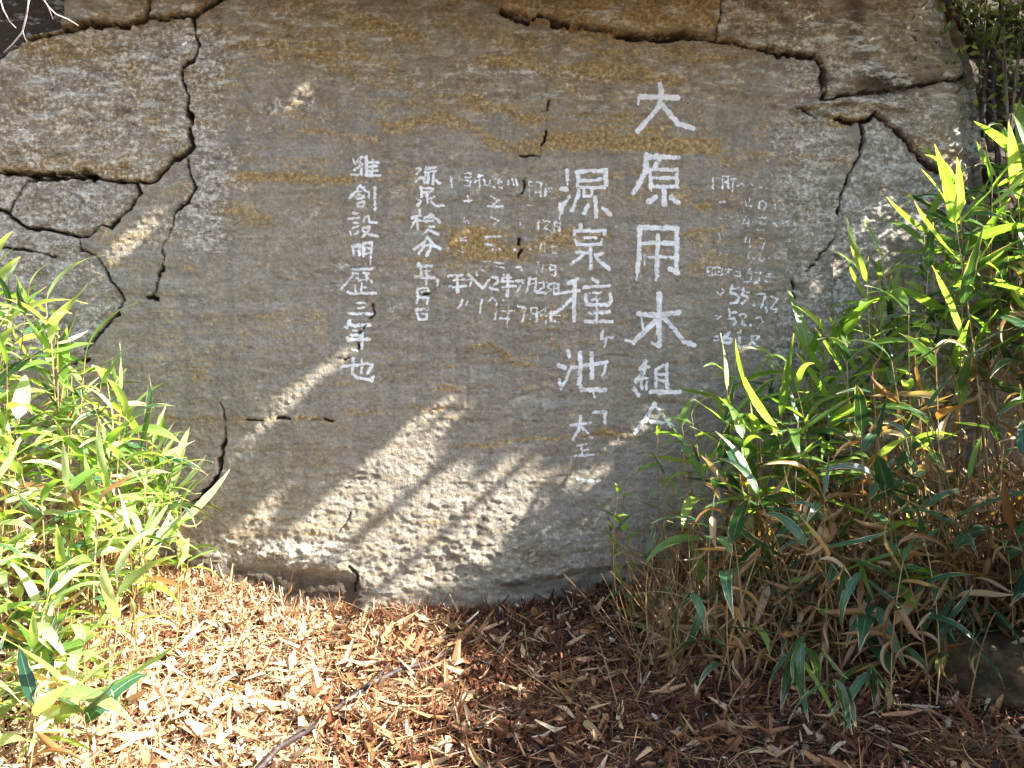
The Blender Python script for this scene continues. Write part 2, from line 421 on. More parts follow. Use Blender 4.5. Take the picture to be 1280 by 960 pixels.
POLY = {
 'upper_left_block': [(-60,90),(0,74),(34,52),(82,43),(137,34),(162,33),(187,24),(206,26),(241,22),(246,45),(248,57),(241,74),(226,84),(229,103),(233,119),(234,138),(239,151),(237,165),(241,182),(232,194),(213,203),(200,220),(188,230),(172,229),(138,224),(103,217),(69,217),(34,218),(0,215),(-60,210)],
 'lens_block': [(172,229),(175,244),(162,265),(148,275),(139,284),(127,282),(113,296),(100,297),(86,292),(72,289),(52,285),(31,284),(17,275),(10,265),(15,254),(26,237),(34,222),(69,217),(103,217),(138,224)],
 'small_left_block': [(-60,210),(0,215),(34,220),(26,237),(15,254),(10,265),(-60,255)],
 'lower_left_block': [(-60,255),(10,265),(17,275),(31,284),(52,285),(72,289),(86,292),(100,297),(102,311),(118,320),(134,336),(141,353),(151,363),(155,375),(148,393),(131,413),(117,429),(107,437),(113,451),(79,454),(-60,470)],
 'top_left_boulder': [(85,-120),(190,-120),(192,0),(187,24),(162,33),(137,34),(85,44),(80,0)],
 'small_top_boulder': [(190,-120),(340,-120),(330,-40),(282,-2),(255,15),(241,22),(206,26),(187,24),(192,0)],
 'ochre_overhang': [(600,-60),(626,14),(643,22),(661,27),(688,29),(702,36),(722,35),(764,41),(791,46),(860,46),(892,48),(896,25),(900,0),(902,-60)],
 'upper_right_cliff': [(902,-60),(900,0),(896,25),(892,50),(926,56),(960,64),(977,67),(1019,70),(1027,84),(1029,120),(1063,120),(1100,116),(1136,110),(1163,107),(1191,103),(1205,95),(1197,60),(1187,20),(1172,-5),(1160,-60)],
 'right_block': [(1029,122),(1063,120),(1100,116),(1136,110),(1163,107),(1191,103),(1210,108),(1218,131),(1228,158),(1222,200),(1215,244),(1197,223),(1185,216),(1163,208),(1149,193),(1122,162),(1096,143),(1077,151),(1045,147),(1022,140)],
 'triangular_block': [(1096,143),(1122,162),(1149,193),(1163,208),(1197,223),(1215,244),(1225,300),(1230,420),(1200,700),(1060,700),(1040,500),(1046,299),(1053,268),(1051,241),(1063,220),(1077,196),(1081,172),(1077,151)],
}
# offset toward the camera (m) and mask biases: ochre, pale, dirt, tan
PROPS = {
 'central_slab': (0.0, 0, 0, 0, 0), 'upper_left_block': (0.006, 0.26, .36, 0, .42), 'lens_block': (-0.01, .05, .40, 0, .35), 'small_left_block': (-0.015, .05, .42, 0, .3),
 'lower_left_block': (-0.012, 0, .40, 0, .15), 'top_left_boulder': (0.05, .1, .05, 0.05, .8), 'small_top_boulder': (0.03, .35, .15, 0, .6),
 'ochre_overhang': (0.06, .60, .0, .0, .5), 'upper_right_cliff': (0.035, .12, .22, 0, .9), 'right_block': (0.02, .05, .25, 0, .5),
 'triangular_block': (-0.015, .0, .38, 0, .0),
}
NAMES = list(PROPS)

def in_poly(U, V, P):
    r = np.zeros(U.shape, bool)
    n = len(P)
    for i in range(n):
        x0, y0 = P[i]; x1, y1 = P[(i + 1) % n]
        if y0 == y1: continue
        c = ((V >= min(y0, y1)) & (V < max(y0, y1)))
        xi = x0 + (V - y0) * (x1 - x0) / (y1 - y0)
        r ^= c & (U < xi)
    return r

def seg_dist(U, V, pts):
    d = np.full(U.shape, 1e9)
    for (x0, y0), (x1, y1) in zip(pts[:-1], pts[1:]):
        dx, dy = x1 - x0, y1 - y0
        t = np.clip(((U - x0) * dx + (V - y0) * dy) / max(dx * dx + dy * dy, 1e-9), 0, 1)
        d = np.minimum(d, np.hypot(U - x0 - t * dx, V - y0 - t * dy))
    return d

# wander the outlines a little so that nothing is ruler-straight
WU = UU + 2.6 * fbm(UU / 14, VV / 14, 3, 3); WV = VV + 2.6 * fbm(UU / 14, VV / 14, 9, 3)
LAB = np.zeros(UU.shape, np.int32)
for k, n in enumerate(NAMES):
    if n in POLY: LAB[in_poly(WU, WV, POLY[n])] = k
OFF = np.array([PROPS[n][0] for n in NAMES])[LAB]
def boxblur(A, r):
    for ax in (0, 1):
        P = np.pad(A, [(r, r) if a == ax else (0, 0) for a in (0, 1)], mode='edge')
        S = np.cumsum(P, axis=ax)
        S = np.concatenate([np.zeros_like(np.take(S, [0], axis=ax)), S], axis=ax)
        n = A.shape[ax]
        A = (np.take(S, np.arange(2 * r + 1, 2 * r + 1 + n), axis=ax) - np.take(S, np.arange(n), axis=ax)) / (2 * r + 1)
    return A
H = boxblur(OFF, 1)
MASKS = np.stack([boxblur(np.array([PROPS[n][c] for n in NAMES], float)[LAB], 6) for c in (1, 2, 3, 4)], -1)

# broad form, strata, roughness
H = H + 0.030 * fbm(UU / 330, VV / 260, 21, 3)
ledges = fbm_a(UU / 320, VV / 26, 31, 4, 0.6)
H = H + 0.0045 * ledges
rough = 0.35 + 0.65 * sstep(0, 1, np.clip(MASKS[..., 1] * 1.6 + MASKS[..., 3] * 0.8 + sstep(560, 680, VV) * 0.9, 0, 1))
H = H + 0.0075 * rough * fbm(UU / 26, VV / 20, 41, 5, 0.62)
H = H + 0.0019 * vnoise(UU / 4.2, VV / 3.2, 51) + 0.0022 * vnoise(UU / 8.5, VV / 6, 53)
H = H + 0.0022 * np.clip(fbm(UU / 9, VV / 7, 55, 3) * 2, -1, 1) * rough
# chips off the outer blocks
craggy = MASKS[..., 3]
H = H + 0.05 * craggy * fbm(UU / 60, VV / 45, 61, 4, 0.55)
st = fbm_a(UU / 90, VV / 11, 71, 3)
H = H + 0.006 * np.clip(MASKS[..., 1] * 2, 0, 1) * st
# flake scars and pits
for k in range(150):
    x_, y_ = rng.uniform(210, 1050), rng.uniform(0, 745); rx, ry = rng.uniform(5, 34), rng.uniform(3, 13); dd_ = rng.uniform(.0015, .0048)
    i0, i1 = np.searchsorted(UA, [x_ - 1.6 * rx, x_ + 1.6 * rx]); j0, j1 = np.searchsorted(VA, [y_ - 1.6 * ry, y_ + 1.6 * ry])
    sl = (slice(j0, j1), slice(i0, i1))
    e = np.hypot((UU[sl] - x_) / rx, (VV[sl] - y_) / ry) + .35 * fbm(UU[sl] / 9, VV[sl] / 6, 73 + k, 3)
    H[sl] -= dd_ * sstep(1.0, .8, e)
    MASKS[sl + (1,)] += rng.uniform(-.02, .16) * sstep(1.05, .7, e)
for k in range(110):
    x_, y_ = rng.uniform(0, 1200), rng.uniform(0, 745); rx = rng.uniform(1.5, 4.5)
    i0, i1 = np.searchsorted(UA, [x_ - 3 * rx, x_ + 3 * rx]); j0, j1 = np.searchsorted(VA, [y_ - 3 * rx, y_ + 3 * rx])
    sl = (slice(j0, j1), slice(i0, i1))
    e = np.hypot((UU[sl] - x_) / rx / 1.5, (VV[sl] - y_) / rx)
    H[sl] -= .005 * np.exp(-e ** 2); MASKS[sl + (2,)] += .55 * np.exp(-e ** 2)
# the scalloped hollow right of the first column
e = np.hypot((UU - 935) / 42, (VV - 175) / 52)
H = H - 0.008 * sstep(1.05, 0.85, e)
H = H + 0.006 * np.exp(-((np.hypot((UU - 605) / 30, (VV - 450) / 20) - 1) / .25) ** 2) * (VV < 452)
e = np.hypot((UU - 605) / 30, (VV - 450) / 20); H = H - 0.006 * sstep(1.1, 0.7, e)
# shelf at the upper right
sh = seg_dist(UU, VV, [(993,136),(1019,131),(1036,128),(1063,127),(1098,130),(1125,137)])
H = H + 0.03 * sstep(7, 2, sh + 2 * fbm(UU / 8, VV / 8, 77, 2))
# bulge low in the middle (it catches the sun), undercut at the foot
H = H + 0.035 * np.exp(-((UU - 640) / 240) ** 2 - ((VV - 690) / 90) ** 2)
foot = 742 - 45 * sstep(430, 230, UU) - 20 * sstep(620, 820, UU)
undercutL = sstep(-24, 0, VV - (foot - 12) + 5 * fbm(UU / 18, VV / 18, 81, 3)) * sstep(455, 435, UU)
undercutR = sstep(-14, 0, VV - (foot - 8) + 6 * fbm(UU / 14, VV / 14, 83, 3)) * sstep(610, 640, UU)
H = H - 0.018 * undercutL - 0.03 * undercutR
H = H + 0.012 * fbm(UU / 30, VV / 16, 87, 4) * sstep(660, 700, VV)
# dark hollow at the top left corner
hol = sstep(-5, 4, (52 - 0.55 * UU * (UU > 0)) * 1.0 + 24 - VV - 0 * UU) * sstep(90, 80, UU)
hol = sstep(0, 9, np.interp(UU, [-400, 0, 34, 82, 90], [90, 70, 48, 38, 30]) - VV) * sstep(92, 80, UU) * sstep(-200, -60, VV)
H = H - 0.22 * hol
# right-hand edge of the cliff
edge = np.interp(VV, [-800, -60, 0, 20, 60, 100, 150, 200, 260, 330, 900], [1120, 1160, 1176, 1190, 1200, 1214, 1228, 1222, 1232, 1260, 1420]) + 9 * fbm(UU / 30, VV / 30, 91, 3)
back = sstep(0, 26, UU - edge)
H = H - 0.42 * back + 0.10 * back * fbm(UU / 70, VV / 60, 95, 4) - 0.06 * np.exp(-((UU - edge) / 22) ** 2) * (UU < edge)
LAB = np.where(UU > edge + 4, 99, LAB)
# cliff leans back above the picture
H = H - 0.10 * np.clip((-40 - VV) / 300, 0, 3) + 0.05 * fbm(UU / 200, VV / 200, 97, 4) * sstep(0, -200, VV)

CR = np.full(UU.shape, 1e9)
DIRT = MASKS[..., 2].copy()
wn_ = 1 + 1.0 * fbm(UU / 9, VV / 9, 101, 3)
for hw, dep, pts in CRACKS:
    xs = [p[0] for p in pts]; ys = [p[1] for p in pts]
    i0, i1 = np.searchsorted(UA, [min(xs) - 45, max(xs) + 45]); j0, j1 = np.searchsorted(VA, [min(ys) - 45, max(ys) + 45])
    sl = (slice(j0, j1), slice(i0, i1))
    if UU[sl].size == 0: continue
    jit = 1.6 * fbm(UU[sl] / 7, VV[sl] / 7, 103, 2)
    d = seg_dist(WU[sl] + jit, WV[sl] + jit, pts)
    w = (hw * .60) * np.clip(wn_[sl], .2, 2)
    H[sl] -= dep * (1.15 if hw > 1.5 else .6) * sstep(w * 1.25, w * 0.30, d)
    H[sl] -= 0.004 * min(1, hw / 3) * np.exp(-d / 4)
    DIRT[sl] = np.maximum(DIRT[sl], sstep(w * 1.25, w * 0.6, d) * min(1, 0.05 + hw / 2.6))
    if hw > 1.5: DIRT[sl] = np.maximum(DIRT[sl], 0.22 * np.exp(-d / 6))
MASKS[..., 2] = DIRT

def spot(ch, x, y, rx, ry, amt, ang=0):
    c, s = math.cos(R(ang)), math.sin(R(ang))
    i0, i1 = np.searchsorted(UA, [x - 3 * max(rx, ry), x + 3 * max(rx, ry)]); j0, j1 = np.searchsorted(VA, [y - 3 * max(rx, ry), y + 3 * max(rx, ry)])
    sl = (slice(j0, j1), slice(i0, i1))
    dx, dy = WU[sl] - x, WV[sl] - y
    a, b = (dx * c + dy * s) / rx, (-dx * s + dy * c) / ry
    MASKS[sl + (ch,)] += amt * np.exp(-(a * a + b * b) ** 1.5)
def band(ch, pts, hw, amt):
    xs = [p[0] for p in pts]; ys = [p[1] for p in pts]
    i0, i1 = np.searchsorted(UA, [min(xs) - 3 * hw, max(xs) + 3 * hw]); j0, j1 = np.searchsorted(VA, [min(ys) - 3 * hw, max(ys) + 3 * hw])
    sl = (slice(j0, j1), slice(i0, i1))
    d = seg_dist(WU[sl], WV[sl] + 3 * fbm(UU[sl] / 30, VV[sl] / 30, 111, 2), pts)
    MASKS[sl + (ch,)] += amt * np.exp(-(d / hw) ** 3)

# iron stains where the photograph has them
band(0, [(688,174),(720,180),(760,182),(800,179),(860,181),(895,178)], 10, .75)
band(0, [(480,158),(505,160),(530,150),(560,149),(590,160),(615,178),(640,188),(670,188)], 10, .55)
band(0, [(600,76),(640,80),(672,88),(700,92),(760,90),(850,96)], 9, .5)
band(0, [(430,20),(480,32),(520,45)], 14, .55); band(0, [(300,55),(360,70),(430,78)], 16, .3)
band(0, [(330,10),(420,60),(470,80)], 28, .28); band(0, [(560,30),(640,60)], 22, .25)
band(0, [(586,122),(640,143),(672,150)], 6, .45)
spot(0, 592, 300, 26, 20, .75); band(0, [(570,305),(620,318),(670,312),(708,298)], 10, .5)
band(0, [(240,222),(330,221),(440,226)], 5, .45); band(0, [(243,258),(300,262),(330,275)], 12, .5)
band(0, [(380,160),(440,170),(470,180)], 5, .4); band(0, [(500,270),(560,290),(620,300)], 6, .35)
spot(0, 880, 258, 12, 6, .6); band(0, [(860,290),(905,286)], 6, .4); band(0, [(700,290),(760,292)], 6, .3)
band(0, [(566,556),(600,557),(640,552),(740,545),(790,540)], 3, .55); spot(0, 757, 540, 16, 7, .5)
band(0, [(515,512),(556,510)], 3.2, .55); band(0, [(430,512),(480,515)], 4, .4)
band(0, [(575,436),(610,428),(640,450),(670,460)], 4, .45); band(0, [(470,445),(500,447)], 3, .35); band(0, [(545,455),(570,460)], 3, .35)
band(0, [(182,524),(290,526),(420,524)], 3.5, .5); band(0, [(600,380),(720,400),(780,402)], 5, .25)
spot(0, 250, 470, 12, 10, .4); spot(0, 310, 350, 8, 14, .35); spot(0, 318, 175, 10, 6, .3)
band(0, [(240,700),(330,660),(420,655)], 14, .25); spot(0, 540, 652, 22, 5, .45); spot(0, 250, 640, 12, 8, .5)
band(0, [(0,215),(80,205),(180,222)], 8, .45); band(0, [(30,60),(120,60),(170,90)], 18, .4); spot(0, 193, 152, 10, 8, .6); spot(0, 160, 200, 14, 8, .5)
band(0, [(1040,150),(1060,148),(1085,146)], 8, .8); band(0, [(1145,180),(1180,190),(1200,215)], 14, .5)
# pale crusts, with sun streaks and patches painted into the same mask
band(1, [(262,50),(255,120),(255,200),(262,290)], 22, .32); band(1, [(345,150),(300,190),(270,240),(200,290)], 18, .22)
spot(1, 1010, 90, 40, 34, .38); band(1, [(1010,170),(1020,280),(1010,400),(990,450)], 46, .42)
spot(1, 345, 130, 18, 8, .5, -25); spot(1, 388, 132, 14, 5, .5, -50)  # flecks of sunlight painted as pale spots
band(1, [(340,455),(325,480),(322,500)], 5, .35); band(1, [(260,680),(340,690),(430,690)], 18, .34)
band(1, [(480,640),(620,660),(700,690)], 60, .20); spot(1, 210, 455, 8, 6, .3)
spot(1, 1165, 275, 16, 28, .8); band(1, [(1212,115),(1222,150),(1216,190)], 9, .7); spot(1, 900, 30, 8, 24, .5, 10)  # right edge: white lichen made brighter by painted sun
band(1, [(590,80),(650,92),(740,96)], 6, .3); band(1, [(480,60),(500,35)], 5, .35)
# black weathering and foot stain, plus a dark strip along the undercut
band(2, [(640,732),(700,736),(790,730),(900,735)], 13, .5); band(2, [(215,705),(280,722),(330,728),(440,742)], 26, .72); band(1, [(255,682),(340,690),(430,688)], 14, .3); band(2, [(600,655),(612,668)], 8, .4)
band(2, [(1066,-10),(1064,50),(1078,90),(1110,108)], 17, .6); band(2, [(1030,105),(1070,115),(1160,104)], 12, .5); band(2, [(1165,60),(1195,90)], 22, .4); spot(2, 605, 660, 14, 10, .28)
band(2, [(1020,170),(1055,190)], 10, .28); band(2, [(1060,140),(1075,180)], 8, .3); spot(2, 978, 28, 12, 7, .5); spot(2, 500, 663, 16, 5, .2)
band(2, [(0,110),(90,80),(180,60)], 14, .25); spot(2, 150, 137, 12, 7, .55); band(2, [(85,20),(140,14)], 16, .3)
# warm tan
band(3, [(250,10),(420,40),(620,60),(860,70)], 70, .45); band(1, [(250,60),(270,200),(260,300)], 40, .2); band(1, [(420,100),(560,110),(760,120),(960,110)], 26, .16); band(3, [(240,250),(420,300)], 60, .15)
MASKS[..., 3] += 0.9 * back
MASKS[..., 2] = np.maximum(MASKS[..., 2], 0.75 * hol); MASKS[..., 3] = np.maximum(MASKS[..., 3], 0.6 * hol)  # hollow coloured darker and tanner
topw = sstep(330, 60, VV) * (LAB == 0)
MASKS[..., 3] += .38 * topw * np.clip(.6 + 1.1 * fbm(UU / 110, VV / 60, 141, 3), 0, 1.3)
MASKS[..., 0] += .16 * topw * np.clip(.5 + 1.5 * fbm(UU / 60, VV / 30, 143, 3), 0, 1.3)
MASKS[..., 0] += 0.36 * np.clip(fbm_a(UU / 130, VV / 22, 131, 4) * 1.6 + .12, 0, 1) * (LAB == 0) * sstep(760, 200, VV)
MASKS[..., 1] += 0.18 * (fbm(UU / 120, VV / 60, 121, 3))
MASKS = np.clip(MASKS, 0, 1)

XX = X_of(UU); ZZ = Z_of(VV); YY = D - H
NV, NU = UU.shape
VERTS = np.stack([XX, YY, ZZ], -1).reshape(-1, 3)
idx = np.arange(NV * NU).reshape(NV, NU)
QUADS = np.stack([idx[1:, :-1], idx[1:, 1:], idx[:-1, 1:], idx[:-1, :-1]], -1).reshape(-1, 4)
QLAB = LAB[:-1, :-1].ravel()
MF = MASKS.reshape(-1, 4)

rock = empty('rock_face', (0, D, 0.3))
tag(rock, 'tall grey-brown rock face covered in white painted Japanese characters', 'rock face')
SLAB = None
LBL = {'ochre_overhang': 'ochre stained block overhanging the top of the slab', 'triangular_block': 'grey pointed block at the right of the slab',
       'upper_left_block': 'pale lichen-mottled block left of the long crack'}
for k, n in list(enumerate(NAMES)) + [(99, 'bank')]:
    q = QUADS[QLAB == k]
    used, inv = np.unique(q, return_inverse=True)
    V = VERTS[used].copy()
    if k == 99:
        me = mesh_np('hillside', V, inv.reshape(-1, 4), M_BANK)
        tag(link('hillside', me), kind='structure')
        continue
    V -= np.array([0, D, 0.3])
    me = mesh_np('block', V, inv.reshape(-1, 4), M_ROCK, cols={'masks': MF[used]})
    o = link('slab' if k == 0 else 'block', me, rock)
    if n in LBL: o['label'] = LBL[n]
    if k == 0: SLAB = o

def rockY(u, v):
    """surface depth sampled on the rock grid"""
    i = np.clip(np.searchsorted(UA, u) - 1, 0, NU - 2); j = np.clip(np.searchsorted(VA, v) - 1, 0, NV - 2)
    a = (u - UA[i]) / (UA[i + 1] - UA[i]); b = (v - VA[j]) / (VA[j + 1] - VA[j])
    return (YY[j, i] * (1 - a) + YY[j, i + 1] * a) * (1 - b) + (YY[j + 1, i] * (1 - a) + YY[j + 1, i + 1] * a) * b

# ------------------------------------------------------------------ the painted inscription
# (crop x, crop y, zoom, label, strength, [(width px, x, y, x, y, ...), ...])
C = []
def ch(x, y, z, label, *st, s=1.0): C.append((x, y, z, label, s, st))
ch(780, 95, 12.8, 'large white painted character 大', (7,580,120,600,230,590,340,560,480,430,640,220,880), (7,580,420,700,560,880,760,1120,830), (7,250,330,560,330,870,335), (3,240,340,230,450))
ch(780, 185, 12.8, 'large white painted character 原', (7,340,140,870,150), (7,350,120,350,350,250,560,150,720), (5,430,340,840,345), (5,430,480,850,480), (5,440,620,850,610), (5,410,340,440,640), (5,850,330,850,620), (4,520,230,480,300), (4,560,200,520,330), (7,640,620,650,900), (8,500,790,400,860), (8,760,790,880,870), (2,440,640,440,690))
ch(780, 275, 12.8, 'large white painted character 用', (7,240,120,850,130), (6.5,245,110,245,400,235,640,215,820), (2.5,210,820,200,960), (6.5,850,140,850,800), (6,740,780,860,840), (6,270,370,780,365), (4,330,590,800,590), (6,545,240,545,450,525,600,530,900), (2.5,520,880,510,960), (3,330,560,330,710))
ch(780, 360, 12.8, 'large white painted character 木', (7,570,90,570,920), (7,240,410,480,430,700,415,880,390), (3,290,480,320,700), (6.5,520,520,340,690,160,870), (3,30,830,150,860), (6.5,620,450,820,660,960,850,1130,915), (4,460,880,580,930))
ch(780, 440, 12.8, 'large white painted character 組', (6,360,140,270,270), (4,280,260,400,240), (5.5,340,200,320,330,200,470), (4,190,450,380,420), (4,280,450,290,600), (3.5,370,480,370,600), (5.5,160,580,240,690), (4,640,210,520,280,520,560), (5,690,200,695,580), (4,550,360,690,360), (4,550,460,690,470), (6,430,640,900,640), s=.85)
ch(780, 500, 12.8, 'large white painted character half hidden by bamboo leaves', (6,490,60,340,330,180,520), (5,430,350,640,360,740,300), (5,500,80,620,250,760,420), s=.85)
ch(690, 205, 12.8, 'white painted character 源 of the second column', (6,235,110,240,260), (2.5,240,260,245,340), (7,150,400,230,410), (5,280,530,150,700), (6,130,650,150,780), (2,125,780,120,900), (5.5,390,130,870,110), (5,410,130,420,500,320,760), (6,860,110,860,330), (5,440,280,770,250), (4.5,470,380,830,385), (4,500,380,510,530,640,520,640,400), (6,690,530,700,850), (5,570,680,500,800), (6,820,710,920,810), s=.9)
ch(690, 275, 12.8, 'white painted character 泉 of the second column', (6,460,70,450,170), (5,350,180,840,180), (5,370,180,350,240), (5,840,180,830,240), (4.5,520,290,700,290), (4.5,370,330,400,400,780,400), (3,810,300,770,400), (5,610,400,615,780), (5,390,520,560,530), (4.5,500,560,300,720), (5,790,540,690,580), (5,680,570,780,680,910,780), s=.9)
ch(690, 340, 12.8, 'white painted character 種', (5,410,110,270,180), (5.5,360,130,350,780), (4.5,120,340,430,300), (4.5,340,400,150,590,10,680), (5,650,110,730,160), (5,510,250,930,220), (5,530,360,550,530,900,520,950,460,930,350), (3,600,340,780,330), (4,640,450,760,420), (5,590,650,920,640), (4,720,400,720,790), (5,540,790,960,790), s=.85)
ch(690, 405, 9.6, 'small white painted character ヶ', (4.5,610,90,590,180), (3.5,590,175,730,160), (4,655,170,635,270), s=.85)
ch(690, 405, 9.6, 'white painted character 池', (6,190,330,210,380), (6,90,500,150,520), (4,240,510,180,640), (4.5,90,660,110,780,180,660), (5,260,520,440,490,660,460), (6,335,340,345,480,335,690), (6,330,730,350,790,640,790), (6,480,340,485,650), (4.5,655,460,640,540,610,620), (2,500,820,515,880), s=.9)
ch(700, 505, 8.725, 'small white painted bracket mark', (5,370,90,500,85), (4.5,495,80,490,210), s=.75)
ch(700, 505, 8.725, 'small white painted character 大 under the bracket', (4,225,140,225,240,145,390), (4.5,125,230,335,210), (4,230,240,310,320), (4,330,355,360,370), s=.75)
ch(700, 505, 8.725, 'small white painted character 正', (3.5,190,460,290,440), (3.5,240,450,240,560), (3,240,510,310,500), (3.5,120,575,370,555), s=.7)
ch(700, 505, 8.725, 'faint white painted stroke below the second column', (4,200,820,300,845,440,840), s=.7)
ch(425, 190, 12, 'white painted character 維', (3,200,120,240,190), (4,340,90,270,150,340,190,210,280), (4,180,350,280,350), (4,320,260,320,350), (4,400,70,400,340), (3.5,400,160,580,160), (3,500,120,490,340), (3,400,230,560,220), (3,400,290,560,290), (4,400,350,600,360), s=.85)
ch(425, 190, 12, 'white painted character 創', (4,310,500,230,600,150,690), (3.5,310,510,370,570,430,610,440,690), (3,260,600,380,590), (2.5,270,650,360,650), (3,240,670,270,700,360,680), (3.5,260,770,370,750,340,820,270,830,260,770), (4.5,530,540,525,700), (4.5,525,730,530,850), s=.85)
ch(425, 260, 12, 'white painted character 設', (5,210,80,265,85), (3.5,130,160,280,150), (2.5,200,220,280,230), (3,190,300,280,270), (3,150,350,180,410,270,380,270,350), (3.5,360,200,370,130,430,130,440,210,550,225), (3.5,340,300,450,280,420,340,330,440), (4,330,330,430,400,570,425), s=.8)
ch(425, 260, 12, 'white painted character 明', (4,170,580,190,570,200,710), (4,190,570,300,560), (4,300,570,290,700), (2.5,200,650,290,640), (4,345,540,355,730), (3.5,350,530,480,520,475,650), (3,370,600,460,600), (3,380,690,470,670), (3,465,720,455,850), s=.75)
ch(425, 325, 12, 'white painted character 歴', (4,190,140,480,135), (3.5,185,130,190,230,100,340,20,430), (2.5,220,200,300,200), (3,270,190,280,320), (2.5,200,310,270,260), (3,350,190,440,200), (3,400,190,400,310), (3.5,400,240,470,330), (2.5,300,300,370,300), (3.5,225,380,230,490), (3.5,320,350,320,490), (3,320,410,380,410), (4,120,480,200,510,350,500,540,500), s=.8)
ch(425, 325, 12, 'white painted character 三', (4,250,650,370,640), (4,270,720,350,720), (4,120,800,480,810), s=.7)
ch(425, 400, 12, 'white painted character 年 beside a crack', (4.5,140,20,100,110), (4.5,150,60,240,90,300,70,450,75), (4,110,260,130,310), (3.5,180,230,300,225), (4.5,170,290,440,290), (4.5,335,150,330,430), (3,200,160,250,160), (3,190,440,260,470), s=.9)
ch(425, 400, 12, 'white painted character 也', (4,20,710,80,690,300,670,400,650,490,670), (3.5,490,670,410,800), (3.5,335,590,325,790), (4,200,580,190,810,260,870,480,900), (4,490,860,485,910), s=.85)
ch(505, 200, 12, 'white painted character 源 of the third column', (4,190,140,260,150), (3.5,260,150,190,230), (4,270,260,180,320), (4,340,150,480,120), (3.5,330,110,330,240), (3,350,190,480,180), (3,380,180,370,260), (3,450,190,450,290), (4,300,280,310,350), (4,370,290,360,360), (3.5,440,320,440,370), (3.5,480,320,540,360), s=.85)
ch(505, 200, 12, 'white painted character 泉 of the third column', (4,260,420,270,560), (3.5,260,430,440,440,430,490), (3,300,490,430,480), (3.5,350,500,355,660), (3.5,200,600,260,620,210,690), (3.5,460,560,380,590), (3.5,410,630,480,700), (4,520,700,590,690), s=.8)
ch(505, 260, 12, 'white painted character 検', (3.5,235,30,240,130), (4,120,150,260,130), (3,200,160,110,300), (3.5,210,180,210,360), (3,240,190,330,220), (3.5,400,90,310,160), (4,400,90,540,220), (3,340,150,430,150), (3,340,200,440,200), (3,330,280,460,290), (3,370,330,290,400), (3.5,390,340,520,410), s=.8)
ch(505, 260, 12, 'white painted character 分', (4,350,440,300,520,150,630), (4.5,360,450,440,560,550,610), (4,270,560,450,570), (3.5,300,580,230,690), (3.5,400,580,390,640,340,720), s=.85)
ch(505, 325, 12, 'white painted character 年 of the third column', (4,230,40,210,110), (4,220,100,410,90), (4.5,260,110,260,260), (4.5,170,250,430,270), (3,340,110,335,370), (2,280,170,400,170), (3.5,450,260,510,290,500,380), s=.85)  # last stroke is a sunlit fleck on the rock, drawn as paint
ch(505, 325, 12, 'white painted character 月 crossed by a crack', (3.5,200,440,200,520), (3,200,430,370,420,360,470), (2.5,260,480,330,470), (4,210,550,370,570), (4,210,570,190,640), (4,350,570,350,660), s=.8)
ch(505, 325, 12, 'white painted character 日', (4,180,740,220,890,340,890,340,820), (3.5,190,740,370,740), (3,260,800,330,810), s=.8)
a = (555, 205, 8)
ch(*a, 'first row of small painted dates, 昭和', (3.5,70,140,80,240), (3,80,150,160,150), (2.5,160,130,150,180), (2.5,210,100,270,90,270,140,210,140), (2,190,170,270,170,260,230,190,220), (3,320,140,380,120), (3,350,110,360,240), (3,350,160,310,190), (3,400,160,410,210,460,220,460,160), (3,510,150,580,190), (3,560,150,540,200), (3,490,240,510,250), (2.5,550,240,580,250), (3,640,160,640,210), (2.5,680,150,700,220), (3,710,140,740,220), (3,850,180,900,200,860,240,850,190), (2.5,850,260,860,330), (3,920,190,970,190,965,330), (2,910,290,960,290), (3,1020,210,1010,320), (2.5,1040,230,1060,280), (2.5,1060,240,1130,270), s=.62)
ch(*a, 'second row of small painted dates', (3,210,380,280,370), (3,240,330,250,390), (3.5,480,330,550,370,500,400), (4,440,430,590,430), (1.6,770,430,870,425), s=.62)
ch(*a, 'third row of small painted dates, 12日', (3,200,550,210,600), (3,230,560,250,600), (2.5,470,540,550,570,500,610), (3,760,560,760,620), (3,950,560,940,660), (2.5,1000,570,1060,580,1000,650,1060,670), (2.5,1100,590,1160,590,1160,670,1100,670,1100,590), (2,1110,630,1160,630), s=.62)
ch(*a, 'fourth row of small painted dates, 11日', (3,170,740,220,740), (3,170,770,230,770), (3.5,400,740,560,730), (3.5,410,800,490,820,480,880,430,880), (3,550,850,570,870), (3,700,860,740,860), (3,840,850,900,870), (2.5,970,800,950,880), (2.5,1010,800,1005,900), (2.5,1080,830,1160,820), (2.5,1080,840,1080,900,1150,900), (3.5,150,870,190,890), (2,180,810,180,860), s=.58)
a = (555, 320, 8)
ch(*a, 'fifth row of small painted dates, 11日', (3,390,60,470,70), (3,510,70,600,80), (3,520,110,600,120), (3,720,120,770,110,780,150), (3,380,150,400,150), (3,940,70,920,180), (2.5,1000,90,970,170), (2.5,1060,90,1060,190,1110,200,1120,100,1060,90), (2,1060,140,1110,145), s=.58)
